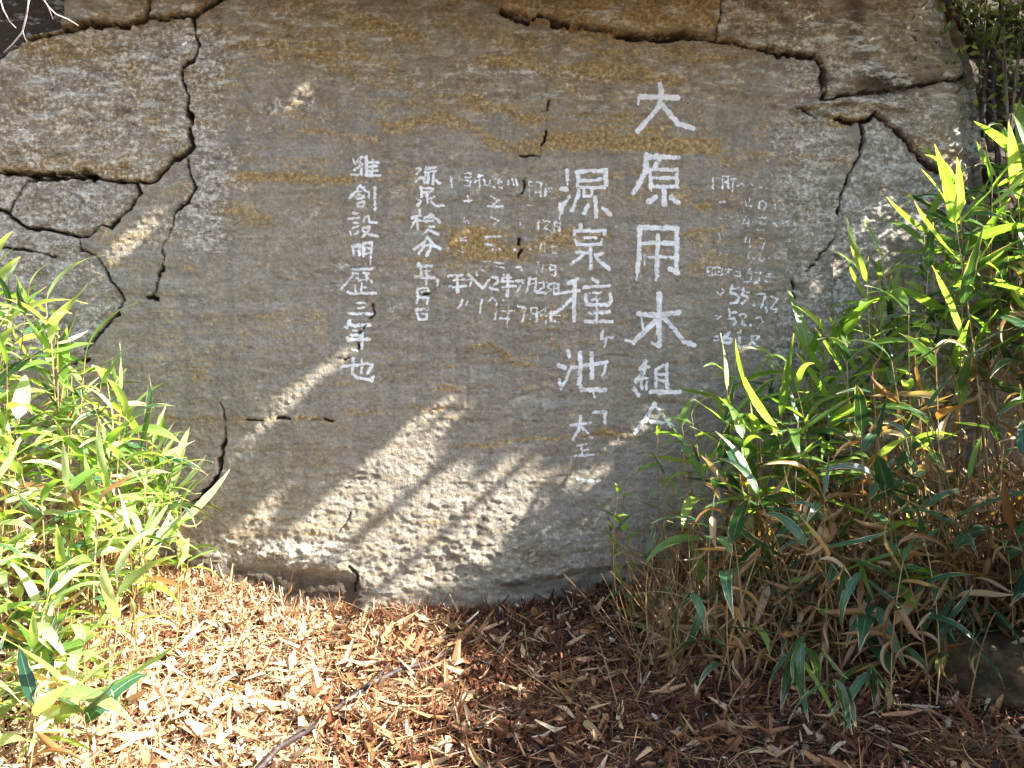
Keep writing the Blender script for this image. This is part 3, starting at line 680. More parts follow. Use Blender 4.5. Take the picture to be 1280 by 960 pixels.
ch(*a, 'brighter row of small painted writing, 平成12年7月23日', (4,50,200,180,190), (4,130,200,140,360), (3.5,60,300,90,310,220,300), (3,100,240,200,240), (4,250,190,380,320), (3,230,240,280,230,260,300), (4,330,180,332,190), (3.5,460,230,400,310), (3.5,480,220,540,220,540,260,460,320,540,340), (3.5,600,190,580,260), (3,590,220,670,220), (3.5,580,260,690,260), (3.5,590,310,720,300), (4,640,200,635,400), (3.5,720,250,800,250,730,360), (3.5,850,230,920,230,910,350), (3.5,860,230,830,360), (2.5,860,280,910,280), (3,950,270,1000,270,1000,310,920,370,1000,370), (3,1030,270,1070,280,1040,310,1070,340,1020,380), (3,1095,270,1100,380,1145,380,1145,280,1095,270), (2.5,1100,325,1140,325), s=.88)
ch(*a, 'lowest row of small painted dates, 17年7月9日', (3.5,190,440,140,520), (2,240,450,220,490), (3.5,380,440,355,560), (3,450,450,480,420,520,450), (3.5,530,480,510,630), (3,590,440,600,460), (2.5,570,490,670,490), (3,560,550,700,550), (3,650,520,650,570), (3.5,560,620,650,630), (2.5,640,560,630,720), (3,740,500,820,530,780,660), (3,870,520,860,630), (3,870,520,930,520,925,650), (2,870,580,920,580), (2.5,1000,530,950,560,970,600,1020,570), (3,1010,530,1020,670), (4,1070,570,1070,650,1150,660), (2,1100,600,1160,600), s=.66)
a = (880, 205, 7.384)
ch(*a, 'faint first row of the right-hand dates', (3,90,130,90,220), (2.5,100,120,160,120), (3,180,110,180,220), (3,190,110,230,110,230,210), (3,190,160,230,160), (3,260,130,300,130), (2,280,130,270,250), (2,320,200,350,170,380,190), (3,420,160,460,190), (2,530,210,590,220), s=.55)
ch(*a, 'faint row of right-hand dates, 40', (3,150,340,200,345), (3,360,360,390,330,400,370), (2.5,430,310,420,370,380,430), (2.5,400,380,450,380), (2.5,530,340,515,390,560,415,590,370,560,330,530,340), (1.6,670,360,670,410), s=.55)
ch(*a, 'faint row of right-hand dates, 43', (2.5,160,490,185,520), (2.5,210,470,210,500), (3,400,470,370,540,460,530), (3,420,500,420,580), (2.5,520,490,580,490), (3,520,540,580,545), (2.5,510,600,570,600), (3,650,530,690,570), (2.5,740,510,780,520,740,540), s=.55)
ch(*a, 'faint row of right-hand dates, 47', (3,150,640,160,680,180,690), (2.5,180,640,205,650), (3,400,670,390,710,440,720), (2.5,435,670,440,750), (2.2,530,680,590,680,550,780), (2,720,700,830,710), s=.52)
ch(*a, 'faint row of right-hand dates, 40 with a dot', (2.5,180,800,150,840), (2.5,210,820,220,830), (3,430,810,420,860,480,870), (2.5,460,850,450,900), (2.5,540,830,520,870,550,890,580,860,540,830), (2.5,620,860,640,870), s=.52)
a = (875, 320, 8)
ch(*a, 'row of right-hand dates, 昭和53', (2.5,85,110,90,190,140,190), (2.5,90,110,130,110,130,180), (2,90,150,130,150), (2.5,150,110,220,110), (2.5,160,150,230,150), (2.5,160,190,230,190), (2.5,160,110,160,200), (2.5,230,110,230,200), (2.5,260,130,330,130), (2.5,295,120,290,210), (2,290,160,250,200), (2,290,160,330,180), (2.5,350,150,355,190,410,200,410,150,350,150), (2.5,510,120,490,170), (2.5,490,170,530,180,520,250,450,255), (2.5,560,160,620,160,600,200,610,240,560,270), (1.6,680,170,750,180), (1.6,670,200,760,200), (1.6,710,160,710,270), (1.6,660,250,740,250), (1.6,790,180,800,190), s=.58)
ch(*a, 'row of right-hand dates, 55.7.2', (2,170,350,210,390), (3,230,320,250,350,210,390), (4.5,330,290,310,370), (4,330,310,400,320), (4,310,370,370,375,400,420,370,460,310,470), (4,450,320,430,380), (3.5,450,350,500,360), (4,430,390,480,400,490,440,430,470), (4,540,480,550,490), (3.2,580,370,670,380), (3.2,670,380,620,520), (3.5,670,510,680,560), (2.6,730,400,790,420,770,460,720,520), (2.6,720,520,780,530,770,560), s=.75)
ch(*a, 'row of right-hand dates, 58.7', (2.5,160,590,180,600), (2.5,215,600,180,630), (3.5,300,530,300,600), (3.5,300,560,370,565), (3.5,290,630,350,620,370,660,340,690), (3,460,570,400,590,430,640,470,690,430,690,430,640,470,590), (3.5,510,690,515,695), (2.2,560,620,620,610,640,650,590,720), s=.7)
ch(*a, 'lowest row of right-hand dates, 61.8', (2.5,150,800,190,800), (2.5,150,840,190,840), (4.5,310,760,250,800,240,860,310,870,320,830,270,820), (4,410,750,400,920), (2.5,380,770,410,750), (4,450,910,460,920), (3.5,600,800,530,800,530,850,590,900,560,930,500,900,520,860,590,820,600,800), s=.65)

for (cx, cy, z, label, strength, strokes) in C:
    P = [(s[0], [(cx + s[i] / z, cy + s[i + 1] / z) for i in range(1, len(s), 2)]) for s in strokes]
    xs = [p[0] for s in P for p in s[1]]; ys = [p[1] for s in P for p in s[1]]
    st_ = 0.62
    gu = np.arange(min(xs) - 6, max(xs) + 6, st_); gv = np.arange(min(ys) - 6, max(ys) + 6, st_)
    GU, GV = np.meshgrid(gu, gv)
    ju = GU + 0.9 * fbm(GU / 3.0, GV / 3.0, 201, 2); jv = GV + 0.9 * fbm(GU / 3.0, GV / 3.0, 207, 2)
    cov = np.zeros(GU.shape)
    for w, pts in P:
        ww = .92 * w * (1 + 0.18 * vnoise(GU / 6, GV / 6, int(w * 10)))
        cov = np.maximum(cov, sstep(ww / 2 + 1.1, ww / 2 - 1.0, seg_dist(ju, jv, pts)))
    cov = cov * (strength ** .85) * (1 + 0.30 * fbm(GU / 7, GV / 9, 221, 3))
    cov = cov * (1 - 0.35 * sstep(.15, .7, vnoise(GU / 4.2, GV / 3.2, 51) * -1))
    keep = cov > 0.04
    kc = keep[:-1, :-1] | keep[1:, :-1] | keep[:-1, 1:] | keep[1:, 1:]
    ii = np.arange(GU.size).reshape(GU.shape)
    q = np.stack([ii[1:, :-1], ii[1:, 1:], ii[:-1, 1:], ii[:-1, :-1]], -1)[kc]
    used, inv = np.unique(q, return_inverse=True)
    u, v = GU.ravel()[used], GV.ravel()[used]
    V = np.stack([X_of(u), rockY(u, v) - 0.0016 - D, Z_of(v) - 0.3], -1)
    me = mesh_np('painted_character', V, inv.reshape(-1, 4), M_PAINT, floats={'cov': cov.ravel()[used]})
    o = link('painted_writing' if 'row' in label else 'painted_character', me, SLAB)
    o['label'] = label
    if 'row' in label: o['kind'] = 'stuff'

# ------------------------------------------------------------------ ground
def gz(x, y):
    x = np.asarray(x, float); y = np.asarray(y, float)
    zr = np.interp(x, [-4, -2.2, -1.42, -0.9, -0.66, 0, 0.42, 1.2, 2.2, 4], [1.1, 0.82, 0.55, 0.385, 0.36, 0.375, 0.46, 0.60, 0.70, 1.0])
    near = np.interp(y, [-3, 0, 1.5, 2.8, 3.4, 4.0, 4.6], [-0.5, -0.42, -0.30, -0.21, -0.09, 0.0, 0.08])
    side = 0.10 * np.clip(np.abs(x) - 0.6, 0, 3) * np.clip((3.6 - y) / 2, 0, 1) * -1
    z = zr + near + side + 0.035 * fbm(x / 0.7, y / 0.7, 301, 3) + 0.012 * fbm(x / 0.12, y / 0.12, 305, 2)
    far = np.clip((np.hypot(x, y - 3) - 4) / 4, 0, 1)
    return z * (1 - far) + far * (-0.1 + 0.25 * fbm(x / 9, y / 9, 309, 3))

gx = np.concatenate([-np.geomspace(150, 3.2, 24), np.arange(-3.1, 3.11, 0.035), np.geomspace(3.2, 150, 24)])
gy = np.concatenate([-np.geomspace(150, 1.1, 24), np.arange(-1, 4.7, 0.035), np.geomspace(4.8, 150, 24)])
GX, GY = np.meshgrid(gx, gy)
GZ = gz(GX, GY)
ii = np.arange(GX.size).reshape(GX.shape)
q = np.stack([ii[:-1, :-1], ii[:-1, 1:], ii[1:, 1:], ii[1:, :-1]], -1).reshape(-1, 4)
tag(link('ground', mesh_np('ground', np.stack([GX, GY, GZ], -1).reshape(-1, 3), q, M_SOIL)), kind='structure')

def rotmats(yaw, pitch, roll):
    cy, sy, cp, sp, cr, sr = np.cos(yaw), np.sin(yaw), np.cos(pitch), np.sin(pitch), np.cos(roll), np.sin(roll)
    M = np.empty((len(yaw), 3, 3))
    M[:, 0, 0] = cy * cp; M[:, 0, 1] = cy * sp * sr - sy * cr; M[:, 0, 2] = cy * sp * cr + sy * sr
    M[:, 1, 0] = sy * cp; M[:, 1, 1] = sy * sp * sr + cy * cr; M[:, 1, 2] = sy * sp * cr - cy * sr
    M[:, 2, 0] = -sp; M[:, 2, 1] = cp * sr; M[:, 2, 2] = cp * cr
    return M

def scatter_chips(N, pos, yaw, pitch, roll, L, W, curl, tone, mat, name):
    """curled scraps: 3 x 3 vertices each, 4 quads"""
    t = np.array([0, .5, 1.0]); s = np.array([-1, 0, 1.0])
    T, S = np.meshgrid(t, s, indexing='ij')
    T = T.ravel()[None]; S = S.ravel()[None]
    wprof = np.array([0.35, 1.0, 0.15])[:, None].repeat(3, 1).ravel()[None]
    x = (T - .5) * L[:, None]
    y = S * W[:, None] * .5 * wprof * (1 + 0.5 * (hash2(np.arange(N)[:, None], (T * 2 + S * 7).astype(int), 5) - .5))
    z = curl[:, None] * L[:, None] * ((T - .5) ** 2 * 2) + np.abs(S) * wprof * W[:, None] * 0.25 * np.sign(curl)[:, None]
    P = np.stack([x, y, z], -1)
    P = np.einsum('nij,nkj->nki', rotmats(yaw, pitch, roll), P) + pos[:, None]
    f = np.array([[0, 1, 4, 3], [1, 2, 5, 4], [3, 4, 7, 6], [4, 5, 8, 7]])
    Fc = (f[None] + 9 * np.arange(N)[:, None, None]).reshape(-1, 4)
    return mesh_np(name, P.reshape(-1, 3), Fc, mat, smooth=False, floats={'tone': np.repeat(tone, 9)})

N = 100000
lx = rng.uniform(-3.0, 3.0, N); ly = 1.9 + 2.15 * rng.random(N) ** 0.9
nd2 = 9000                                            # drift banked against the foot of the rock
lx[:nd2] = rng.uniform(-1.6, 1.2, nd2); ly[:nd2] = 4.0 - np.abs(rng.normal(0, .09, nd2))
keep = ly < 4.04
lx, ly = lx[keep], ly[keep]; N = len(lx)
L = rng.uniform(0.010, 0.032, N) * rng.choice([1, 1, 1, 1, 1.8], N); W = L * rng.uniform(0.3, 0.75, N)
strip = rng.random(N) < 0.22; L = np.where(strip, rng.uniform(.05, .12, N), L); W = np.where(strip, rng.uniform(.004, .014, N), W)
west = np.clip((-lx - .1) / .8, 0, 1)  # paler leaves on the left, with sun brightness painted into their tone
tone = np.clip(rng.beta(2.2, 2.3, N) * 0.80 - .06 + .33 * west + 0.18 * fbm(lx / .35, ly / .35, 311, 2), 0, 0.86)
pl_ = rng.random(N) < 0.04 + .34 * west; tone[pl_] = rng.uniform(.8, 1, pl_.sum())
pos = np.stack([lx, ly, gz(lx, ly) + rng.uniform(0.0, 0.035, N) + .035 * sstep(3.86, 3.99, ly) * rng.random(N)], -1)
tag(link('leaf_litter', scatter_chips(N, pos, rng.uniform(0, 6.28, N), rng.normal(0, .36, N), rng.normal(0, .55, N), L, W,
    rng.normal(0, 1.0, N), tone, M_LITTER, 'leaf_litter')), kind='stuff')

def stalks(name, N, P0, P1, r, tone, sag, mat):
    """thin bent three-sided stalks"""
    K = 4
    t = np.linspace(0, 1, K)
    d = P1 - P0
    side = np.cross(d, rng.normal(size=(N, 3))); side /= np.linalg.norm(side, axis=1, keepdims=True) + 1e-9
    b = np.cross(d, side); b /= np.linalg.norm(b, axis=1, keepdims=True) + 1e-9
    c = P0[:, None] + d[:, None] * t[None, :, None] + side[:, None] * (sag[:, None] * 4 * t * (1 - t))[..., None]
    ang = np.array([0, 2.09, 4.19])
    rr = r[:, None, None, None] * (1 - 0.5 * t)[None, :, None, None]
    ring = c[:, :, None] + rr * (np.cos(ang)[None, None, :, None] * side[:, None, None] + np.sin(ang)[None, None, :, None] * b[:, None, None])
    V = ring.reshape(-1, 3)
    f = [[k * 3 + j, k * 3 + (j + 1) % 3, (k + 1) * 3 + (j + 1) % 3, (k + 1) * 3 + j] for k in range(K - 1) for j in range(3)]
    Fc = (np.array(f)[None] + 3 * K * np.arange(N)[:, None, None]).reshape(-1, 4)
    return mesh_np(name, V, Fc, mat, floats={'tone': np.repeat(tone, 3 * K)})

N = 6500
sx_ = rng.uniform(-2.9, 2.9, N); sy_ = rng.uniform(2.0, 4.0, N); an = rng.uniform(0, 6.28, N); ln = rng.uniform(.05, .28, N)
P0 = np.stack([sx_, sy_, gz(sx_, sy_) + rng.uniform(0.01, .05, N)], -1)
ex, ey = sx_ + np.cos(an) * ln, np.minimum(sy_ + np.sin(an) * ln, 4.02)
P1 = np.stack([ex, ey, gz(ex, ey) + rng.uniform(0.01, .07, N)], -1)
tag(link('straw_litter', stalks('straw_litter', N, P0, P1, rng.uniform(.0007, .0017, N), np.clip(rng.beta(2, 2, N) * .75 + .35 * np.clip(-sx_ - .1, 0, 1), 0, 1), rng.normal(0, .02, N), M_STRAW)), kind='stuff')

# ------------------------------------------------------------------ leaf and stem meshes
def leaf_mesh(name, mat, bend, wr, twist=0.0, fold=0.25, segs=8, bend2=0.0, cross=4):
    V, UVs, Fc = [], [], []
    ang = 0.0; x = z = 0.0; ds = 1.0 / segs
    for i in range(segs + 1):
        t = i / segs
        w = wr * 0.5 * (min(1, (t / 0.16 + 0.06)) ** 0.7) * (1 - max(0, (t - 0.25) / 0.75) ** 1.8) if t < 1 else 0.004
        tw = twist * t
        for j in range(cross + 1):
            s = -1 + 2 * j / cross
            yy = s * w * math.cos(fold * 0.6); zz = abs(s) * w * math.sin(fold) + 0.006 * math.sin(9 * t + 2 * s)
            y2 = yy * math.cos(tw) - zz * math.sin(tw); z2 = yy * math.sin(tw) + zz * math.cos(tw)
            V.append((x + z2 * math.sin(ang), y2, z + z2 * math.cos(ang)))
            UVs.append((t, j / cross))
        ang = bend * ((i + 1) / segs) ** 1.3 + bend2 * math.sin(math.pi * (i + 1) / segs)
        x += math.cos(ang) * ds; z -= math.sin(ang) * ds
    n = cross + 1
    for i in range(segs):
        for j in range(cross):
            Fc.append((i * n + j, (i + 1) * n + j, (i + 1) * n + j + 1, i * n + j + 1))
    return mesh_np(name, V, Fc, mat, uv=UVs)

SH = [(0.25, .145, .2), (0.7, .165, -.3), (1.1, .18, .3), (1.7, .15, -.5), (0.15, .10, .6), (0.9, .20, .1), (-.35, .13, .9), (1.3, .14, -1.1)]
LEAF = {k: [leaf_mesh('leaf', m, b, w, t, fold=0.22 + 0.2 * (i == 4)) for i, (b, w, t) in enumerate(SH)] for k, m in (('fresh', M_FRESH), ('pale', M_PALE), ('dark', M_DARK))}
DSH = [(0.5, .16, 1.2), (1.3, .13, -1.6), (-0.6, .17, .8), (2.0, .12, 1.9), (0.3, .20, -.6), (-1.2, .14, -1.0)]
LEAF['dead'] = [leaf_mesh('dry_leaf', M_DEAD, b, w, t, fold=0.7, bend2=0.3) for b, w, t in DSH]

def tube(name, pts, radii, mat, sides=6, attr=None):
    pts = [Vector(p) for p in pts]
    V, Fc = [], []
    for i, p in enumerate(pts):
        d = (pts[min(i + 1, len(pts) - 1)] - pts[max(i - 1, 0)]).normalized()
        a = d.cross(Vector((0.31, 0.22, 0.92)) if abs(d.z) < .9 else Vector((1, 0, 0))).normalized(); b = d.cross(a)
        for s in range(sides):
            th = 2 * math.pi * s / sides
            V.append(p + (a * math.cos(th) + b * math.sin(th)) * radii[i])
    for i in range(len(pts) - 1):
        for s in range(sides):
            Fc.append((i * sides + s, i * sides + (s + 1) % sides, (i + 1) * sides + (s + 1) % sides, (i + 1) * sides + s))
    fl = {'tone': np.full(len(V), attr)} if attr is not None else None
    return mesh_np(name, V, Fc, mat, floats=fl)

def stem_pts(base, tip, bow, n=9):
    out = []
    for i in range(n):
        t = i / (n - 1)
        out.append(base.lerp(tip, t) + bow * (t * (1 - t) * 2))
    return out

def put_leaf(root, base, kind, yaw, pitch, roll, length, variant=None):
    m = random.choice(LEAF[kind]) if variant is None else LEAF[kind][variant]
    o = link('dry_leaf' if kind == 'dead' else 'leaf', m, root, base)
    o.rotation_euler = Euler((roll, -pitch, yaw), 'XYZ')
    o.scale = (length, length * random.uniform(.85, 1.2), length)
    return o

LANDL = [(50, 'before the lower left crack loop'), (130, 'left of the short dark crack'), (190, 'before the lower left block'), (240, 'beside the lower left foot of the slab'), (999, 'at the right tip of the left thicket')]
LANDR = [(800, 'under the lowest large character'), (880, 'below the half hidden character'), (950, 'below the right-hand dates'), (1020, 'just right of the right-hand dates'), (1090, 'before the long right crack'), (1150, 'before the triangular block'), (1210, 'under the white lichen patch'), (1290, 'before the dark gully'), (9999, 'at the right edge of the picture')]
NW = ['no', 'one', 'two', 'three', 'four', 'five', 'six', 'seven', 'eight', 'nine', 'ten', 'eleven', 'twelve', 'thirteen', 'fourteen']
def describe(px, py, h, lean, n, dead, left):
    tall = 'tall' if h > .85 else 'knee-high' if h > .5 else 'low'
    ln = 'right-leaning' if lean > .06 else 'left-leaning' if lean < -.06 else 'upright'
    land = next(t for l, t in (LANDL if left else LANDR) if px < l)
    row = 'high' if py < 480 else 'midway' if py < 640 else 'lower'
    return '%s %s bamboo, %s leaves, %s dry, %s %s' % (tall, ln, NW[n], NW[dead], row, land)
def bamboo(base, tip, kinds, nleaf, lsize, label, group, bow=None, dead=1, droop=0.0, yaw0=None, spread=0.36):
    root = empty('bamboo_plant', base)
    tag(root, label, 'bamboo plant', group)
    b0 = Vector((0, 0, 0)); t0 = Vector(tip) - Vector(base)
    bow = bow if bow is not None else Vector((random.uniform(-.06, .06), random.uniform(-.05, .05), 0))
    pts = stem_pts(b0, t0, bow)
    h = t0.length
    r = 0.0022 + 0.0011 * h
    link('stem', tube('stem', pts, [r * (1 - 0.45 * i / 8) for i in range(9)], M_CULM, 5), root)
    def P(t):
        f = t * 8; i = min(int(f), 7); return pts[i].lerp(pts[i + 1], f - i)
    y0 = random.uniform(0, 6.28) if yaw0 is None else yaw0
    for k in range(nleaf):
        t = 1 - spread * (k / max(nleaf - 1, 1)) ** 1.2
        yaw = y0 + k * 2.55 + random.uniform(-.5, .5) if yaw0 is None else y0 + random.uniform(-.9, .9)
        if k == 0 and droop == 0: pitch = random.uniform(.9, 1.35)
        else: pitch = random.uniform(.15, .95) - droop
        kd = random.choice(kinds)
        ln = lsize * random.uniform(.65, 1.15) * (.7 if kd == 'dead' else 1)
        put_leaf(root, P(t), kd, yaw, pitch, random.uniform(-.6, .6), ln)
    for k in range(dead):
        t = random.uniform(.25, .8)
        put_leaf(root, P(t), 'dead', random.uniform(0, 6.28), random.uniform(-1.2, .3), random.uniform(-1, 1), lsize * random.uniform(.4, .68))
    return root

def g(x, y): return float(gz(x, y))

# left thicket ------------------------------------------------------
silL = ([-120, 0, 50, 110, 170, 210, 235, 260, 300], [270, 320, 345, 425, 480, 540, 640, 720, 760])
cnt = 0
for i in range(700):
    if cnt >= 132: break
    px = random.uniform(-110, 262)
    s = float(np.interp(px, *silL))
    f = random.random() ** 1.1
    py = s + 20 + f * (880 - s)
    Y = 3.6 - 1.15 * f + random.uniform(-.2, .2)
    if px > 175 and py > 700: continue
    if px > 95 and py > 760 and random.random() < .8: continue
    tip = at(px, py, Y)
    bx, by = tip.x + random.uniform(-.14, .06), min(tip.y + random.uniform(-.08, .14), 3.85)
    gb = g(bx, by)
    if tip.z - gb < 0.10: continue
    cnt += 1
    n = random.choice([6, 7, 8, 9]); dd = random.choice([0, 1, 1, 2])
    lab = describe(px, py, tip.z - gb, tip.x - bx, n, dd, True)
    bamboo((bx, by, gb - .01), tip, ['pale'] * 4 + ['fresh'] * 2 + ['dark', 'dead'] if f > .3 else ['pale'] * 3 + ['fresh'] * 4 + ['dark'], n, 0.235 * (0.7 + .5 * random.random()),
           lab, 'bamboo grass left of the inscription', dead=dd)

# right thicket -------------------------------------------------------
silR = ([740, 780, 820, 870, 900, 960, 1010, 1060, 1100, 1150, 1190, 1240, 1400], [640, 590, 530, 500, 450, 460, 420, 370, 310, 280, 215, 175, 165])
cnt = 0
for i in range(900):
    if cnt >= 162: break
    px = 1400 - 640 * random.random() ** 1.4
    s = float(np.interp(px, *silR))
    f = random.random() ** 1.7
    py = s + 15 + f * (690 - s)
    Y = 3.72 - 0.75 * f + random.uniform(-.2, .12)
    if px < 870 and random.random() < .3: continue
    if px < 860: Y = random.uniform(3.4, 3.8)
    tip = at(px, py, Y)
    bx, by = tip.x + random.uniform(-.02, .24), min(tip.y + random.uniform(-.12, .1), 3.88)
    gb = g(bx, by)
    if tip.z - gb < 0.12: continue
    cnt += 1
    sizes = 0.14 if px < 880 else random.choice([.19, .23, .27])
    up = py - s < 110
    n = random.choice([6, 7, 8, 9]) + (3 if px > 1120 else 0); dd = random.choice([2, 3, 4, 5])
    lab = describe(px, py, tip.z - gb, tip.x - bx, n, dd, False)
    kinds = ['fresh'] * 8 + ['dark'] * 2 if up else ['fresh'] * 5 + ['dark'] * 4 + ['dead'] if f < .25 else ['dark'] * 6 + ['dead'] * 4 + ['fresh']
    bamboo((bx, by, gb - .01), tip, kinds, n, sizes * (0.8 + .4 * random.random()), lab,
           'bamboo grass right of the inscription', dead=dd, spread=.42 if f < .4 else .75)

# dense dry culms among the right thicket
culm_groups = 0
for i in range(120):
    px = 850 + 470 * random.random() ** .8
    Y = random.uniform(3.1, 3.75)
    b = at(px, 0, Y); bx = b.x
    gb = g(bx, Y)
    h = random.uniform(.3, .8) * (0.7 + .3 * (px - 850) / 400)
    tip = Vector((bx + random.uniform(-.2, .25), Y + random.uniform(-.25, .08), gb + h))
    root = empty('dry_bamboo_stalk', (bx, Y, gb - .01))
    nd_ = random.choice([1, 2, 3, 4])
    tag(root, '%s straw-coloured stalk, %s, %s dry leaves, %s' % ('tall' if h > .5 else 'short', 'leaning right' if tip.x - bx > .05 else 'leaning left' if tip.x - bx < -.05 else 'upright', NW[nd_],
        next(t for l, t in LANDR if px < l)), 'bamboo stalk', 'dry stalks in the right thicket')
    pts = stem_pts(Vector((0, 0, 0)), tip - Vector((bx, Y, gb)), Vector((random.uniform(-.05, .05), random.uniform(-.05, .05), 0)))
    link('stem', tube('stem', pts, [0.0032 * (1 - .5 * k / 8) for k in range(9)], M_CULM, 4), root)
    for k in range(nd_):
        t = random.uniform(.3, 1)
        f = t * 8; q_ = min(int(f), 7); pp = pts[q_].lerp(pts[q_ + 1], f - q_)
        put_leaf(root, pp, 'dead', random.uniform(0, 6.28), random.uniform(-1.3, .2), random.uniform(-1, 1), random.uniform(.08, .15))

# tangle of dead leaves and straw caught between the culms
N = 4200
tx = rng.uniform(.55, 2.4, N); ty = rng.uniform(3.05, 3.9, N) + .25 * np.clip(1.1 - tx, 0, 1) ; ty = np.minimum(ty, 3.92); th = rng.random(N) ** 1.5 * .42 * np.clip((tx - .2) / .9, .3, 1)
TL = rng.uniform(.05, .15, N)
tag(link('dead_leaf_tangle', scatter_chips(N, np.stack([tx, ty, gz(tx, ty) + th + .01], -1), rng.uniform(0, 6.28, N), rng.normal(0, .9, N), rng.normal(0, 1, N), TL, TL * rng.uniform(.08, .2, N),
    rng.normal(0, .9, N), rng.beta(1.6, 2.6, N) * .85, M_STRAW, 'dead_leaf_tangle')), kind='stuff')
N = 1500
tx = rng.uniform(.42, 2.4, N); ty = rng.uniform(3.1, 3.9, N); th = rng.random(N) * .3
P0 = np.stack([tx, ty, gz(tx, ty) + th], -1); P1 = P0 + np.stack([rng.normal(0, .12, N), rng.normal(0, .08, N), rng.uniform(-.05, .32, N)], -1)
P1[:, 1] = np.minimum(P1[:, 1], 3.93)
tag(link('straw_tangle', stalks('straw_tangle', N, P0, P1, rng.uniform(.0008, .0019, N), rng.beta(2, 2, N) * .8, rng.normal(0, .03, N), M_STRAW)), kind='stuff')
# bleached bamboo leaves strewn over the sunny side, too many to count
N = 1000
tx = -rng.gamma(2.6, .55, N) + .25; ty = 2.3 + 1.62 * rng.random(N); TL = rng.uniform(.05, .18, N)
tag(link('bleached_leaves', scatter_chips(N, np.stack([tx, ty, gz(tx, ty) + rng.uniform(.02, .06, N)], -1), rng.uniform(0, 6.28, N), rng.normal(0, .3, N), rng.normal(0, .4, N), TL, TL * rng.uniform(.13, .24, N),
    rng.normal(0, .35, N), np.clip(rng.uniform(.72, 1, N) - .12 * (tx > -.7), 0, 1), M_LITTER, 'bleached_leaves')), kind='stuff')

# larger curled bamboo leaves among the brown litter
N = 700
tx = rng.uniform(-1.2, 1.9, N); ty = 2.3 + 1.6 * rng.random(N); TL = rng.uniform(.05, .14, N)
tag(link('curled_leaves', scatter_chips(N, np.stack([tx, ty, gz(tx, ty) + rng.uniform(.03, .055, N)], -1), rng.uniform(0, 6.28, N), rng.normal(0, .3, N), rng.normal(0, .4, N), TL, TL * rng.uniform(.13, .26, N),
    rng.normal(0, .5, N), rng.uniform(.6, .93, N), M_LITTER, 'curled_leaves')), kind='stuff')

# dark drooping plants in front (tip px, py, depth, leaves, length)
DROOP = [(1010, 790, 2.6, 10, .20, 'dark drooping bamboo with bleached leaf tips low in front of the right thicket'),
         (1040, 850, 2.5, 7, .17, 'lowest dark bamboo sprig, its leaves hanging onto the litter near the bottom edge'),
         (1085, 830, 2.65, 6, .18, 'dark bamboo leaves with torn pale tips nearest the boulder'),
         (860, 738, 3.0, 5, .19, 'small dark bamboo with pale-edged leaves left of the drooping clump'),
         (1075, 705, 2.9, 5, .22, 'dark bamboo hanging a broad pale-edged leaf under the right thicket'),
         (1195, 745, 2.8, 6, .19, 'dark bamboo drooping over the brown boulder'),
         (1245, 765, 2.6, 3, .17, 'bamboo with a torn blue-green leaf in front of the boulder'),
         (985, 745, 3.1, 6, .13, 'glossy dark bamboo with folded leaves above the red-brown litter'),
         (935, 690, 3.2, 6, .14, 'dark bamboo with short horizontal leaves at the edge of the right thicket'),
         (770, 745, 3.55, 6, .10, 'tiny dark bamboo tuft at the foot of the rock'),
         (800, 800, 3.4, 4, .09, 'tiny dark sprig standing in the brown litter'),
         (760, 640, 3.8, 5, .10, 'slim bamboo sprig against the sunlit foot of the slab')]
for px, py, Y, n, ln, lab in DROOP:
    tip = at(px, py, Y)
    bx, by = tip.x + random.uniform(-.02, .22), min(Y + random.uniform(.15, .35), 3.85)
    bamboo((bx, by, g(bx, by) - .01), tip, ['dark'] * 6 + ['fresh'], n, ln, lab, None, bow=Vector((0, 0, .10)), dead=1, droop=1.25 if ln > .13 else .3, spread=.5)

# hand-placed eye-catching plants
HERO = [(985, 455, 3.45, 5, .15, 'bamboo shoot with one long leaf pointing at the right-hand dates'),
        (1100, 345, 3.55, 5, .13, 'bamboo shoot with an upright tip in front of the triangular block'),
        (1180, 285, 3.6, 6, .17, 'bamboo with a broad dark leaf below the white lichen patch'),
        (822, 545, 3.75, 5, .12, 'bamboo sprig whose pale leaf crosses the lowest large character'),
        (1240, 230, 3.5, 6, .19, 'tall bright bamboo standing against the dark gully')]
for px, py, Y, n, ln, lab in HERO:
    tip = at(px, py, Y); bx = tip.x + random.uniform(-.05, .1); by = min(Y + .05, 3.85)
    bamboo((bx, by, g(bx, by) - .01), tip, ['fresh'], n, ln, lab, None, dead=0)

# ------------------------------------------------------------------ fallen bamboo leaves
for i in range(290):
    r_ = random.random()
    x = random.uniform(-1.9, 1.7); y = random.uniform(2.35, 3.95)
    o = link('fallen_leaf', random.choice(LEAF['dead']))
    o.location = (x, y, g(x, y) + random.uniform(.015, .045))
    o.rotation_euler = (random.uniform(-.6, .6), random.uniform(-.35, .25), random.uniform(0, 6.28))
    l_ = random.uniform(.07, .19); o.scale = (l_, l_ * random.uniform(.8, 1.3), l_)
    where = ['beside the left thicket', 'left of the fallen branch', 'right of the fallen branch', 'left of the drooping bamboo', 'left of the boulder'][int(np.searchsorted([-1.25, -.6, 0.05, .7], x))]
    dist = 'near the rock' if y > 3.5 else 'at mid-distance' if y > 2.95 else 'close to the viewer'
    sun_ = x < -0.35
    tag(o, '%s dry leaf on %s litter, %s, %s' % ('long' if l_ > .115 else 'short', 'sunlit' if sun_ else 'shaded', dist, where), 'fallen leaf',
        'fallen leaves on the sunlit ground' if sun_ else 'fallen leaves on the shaded ground')
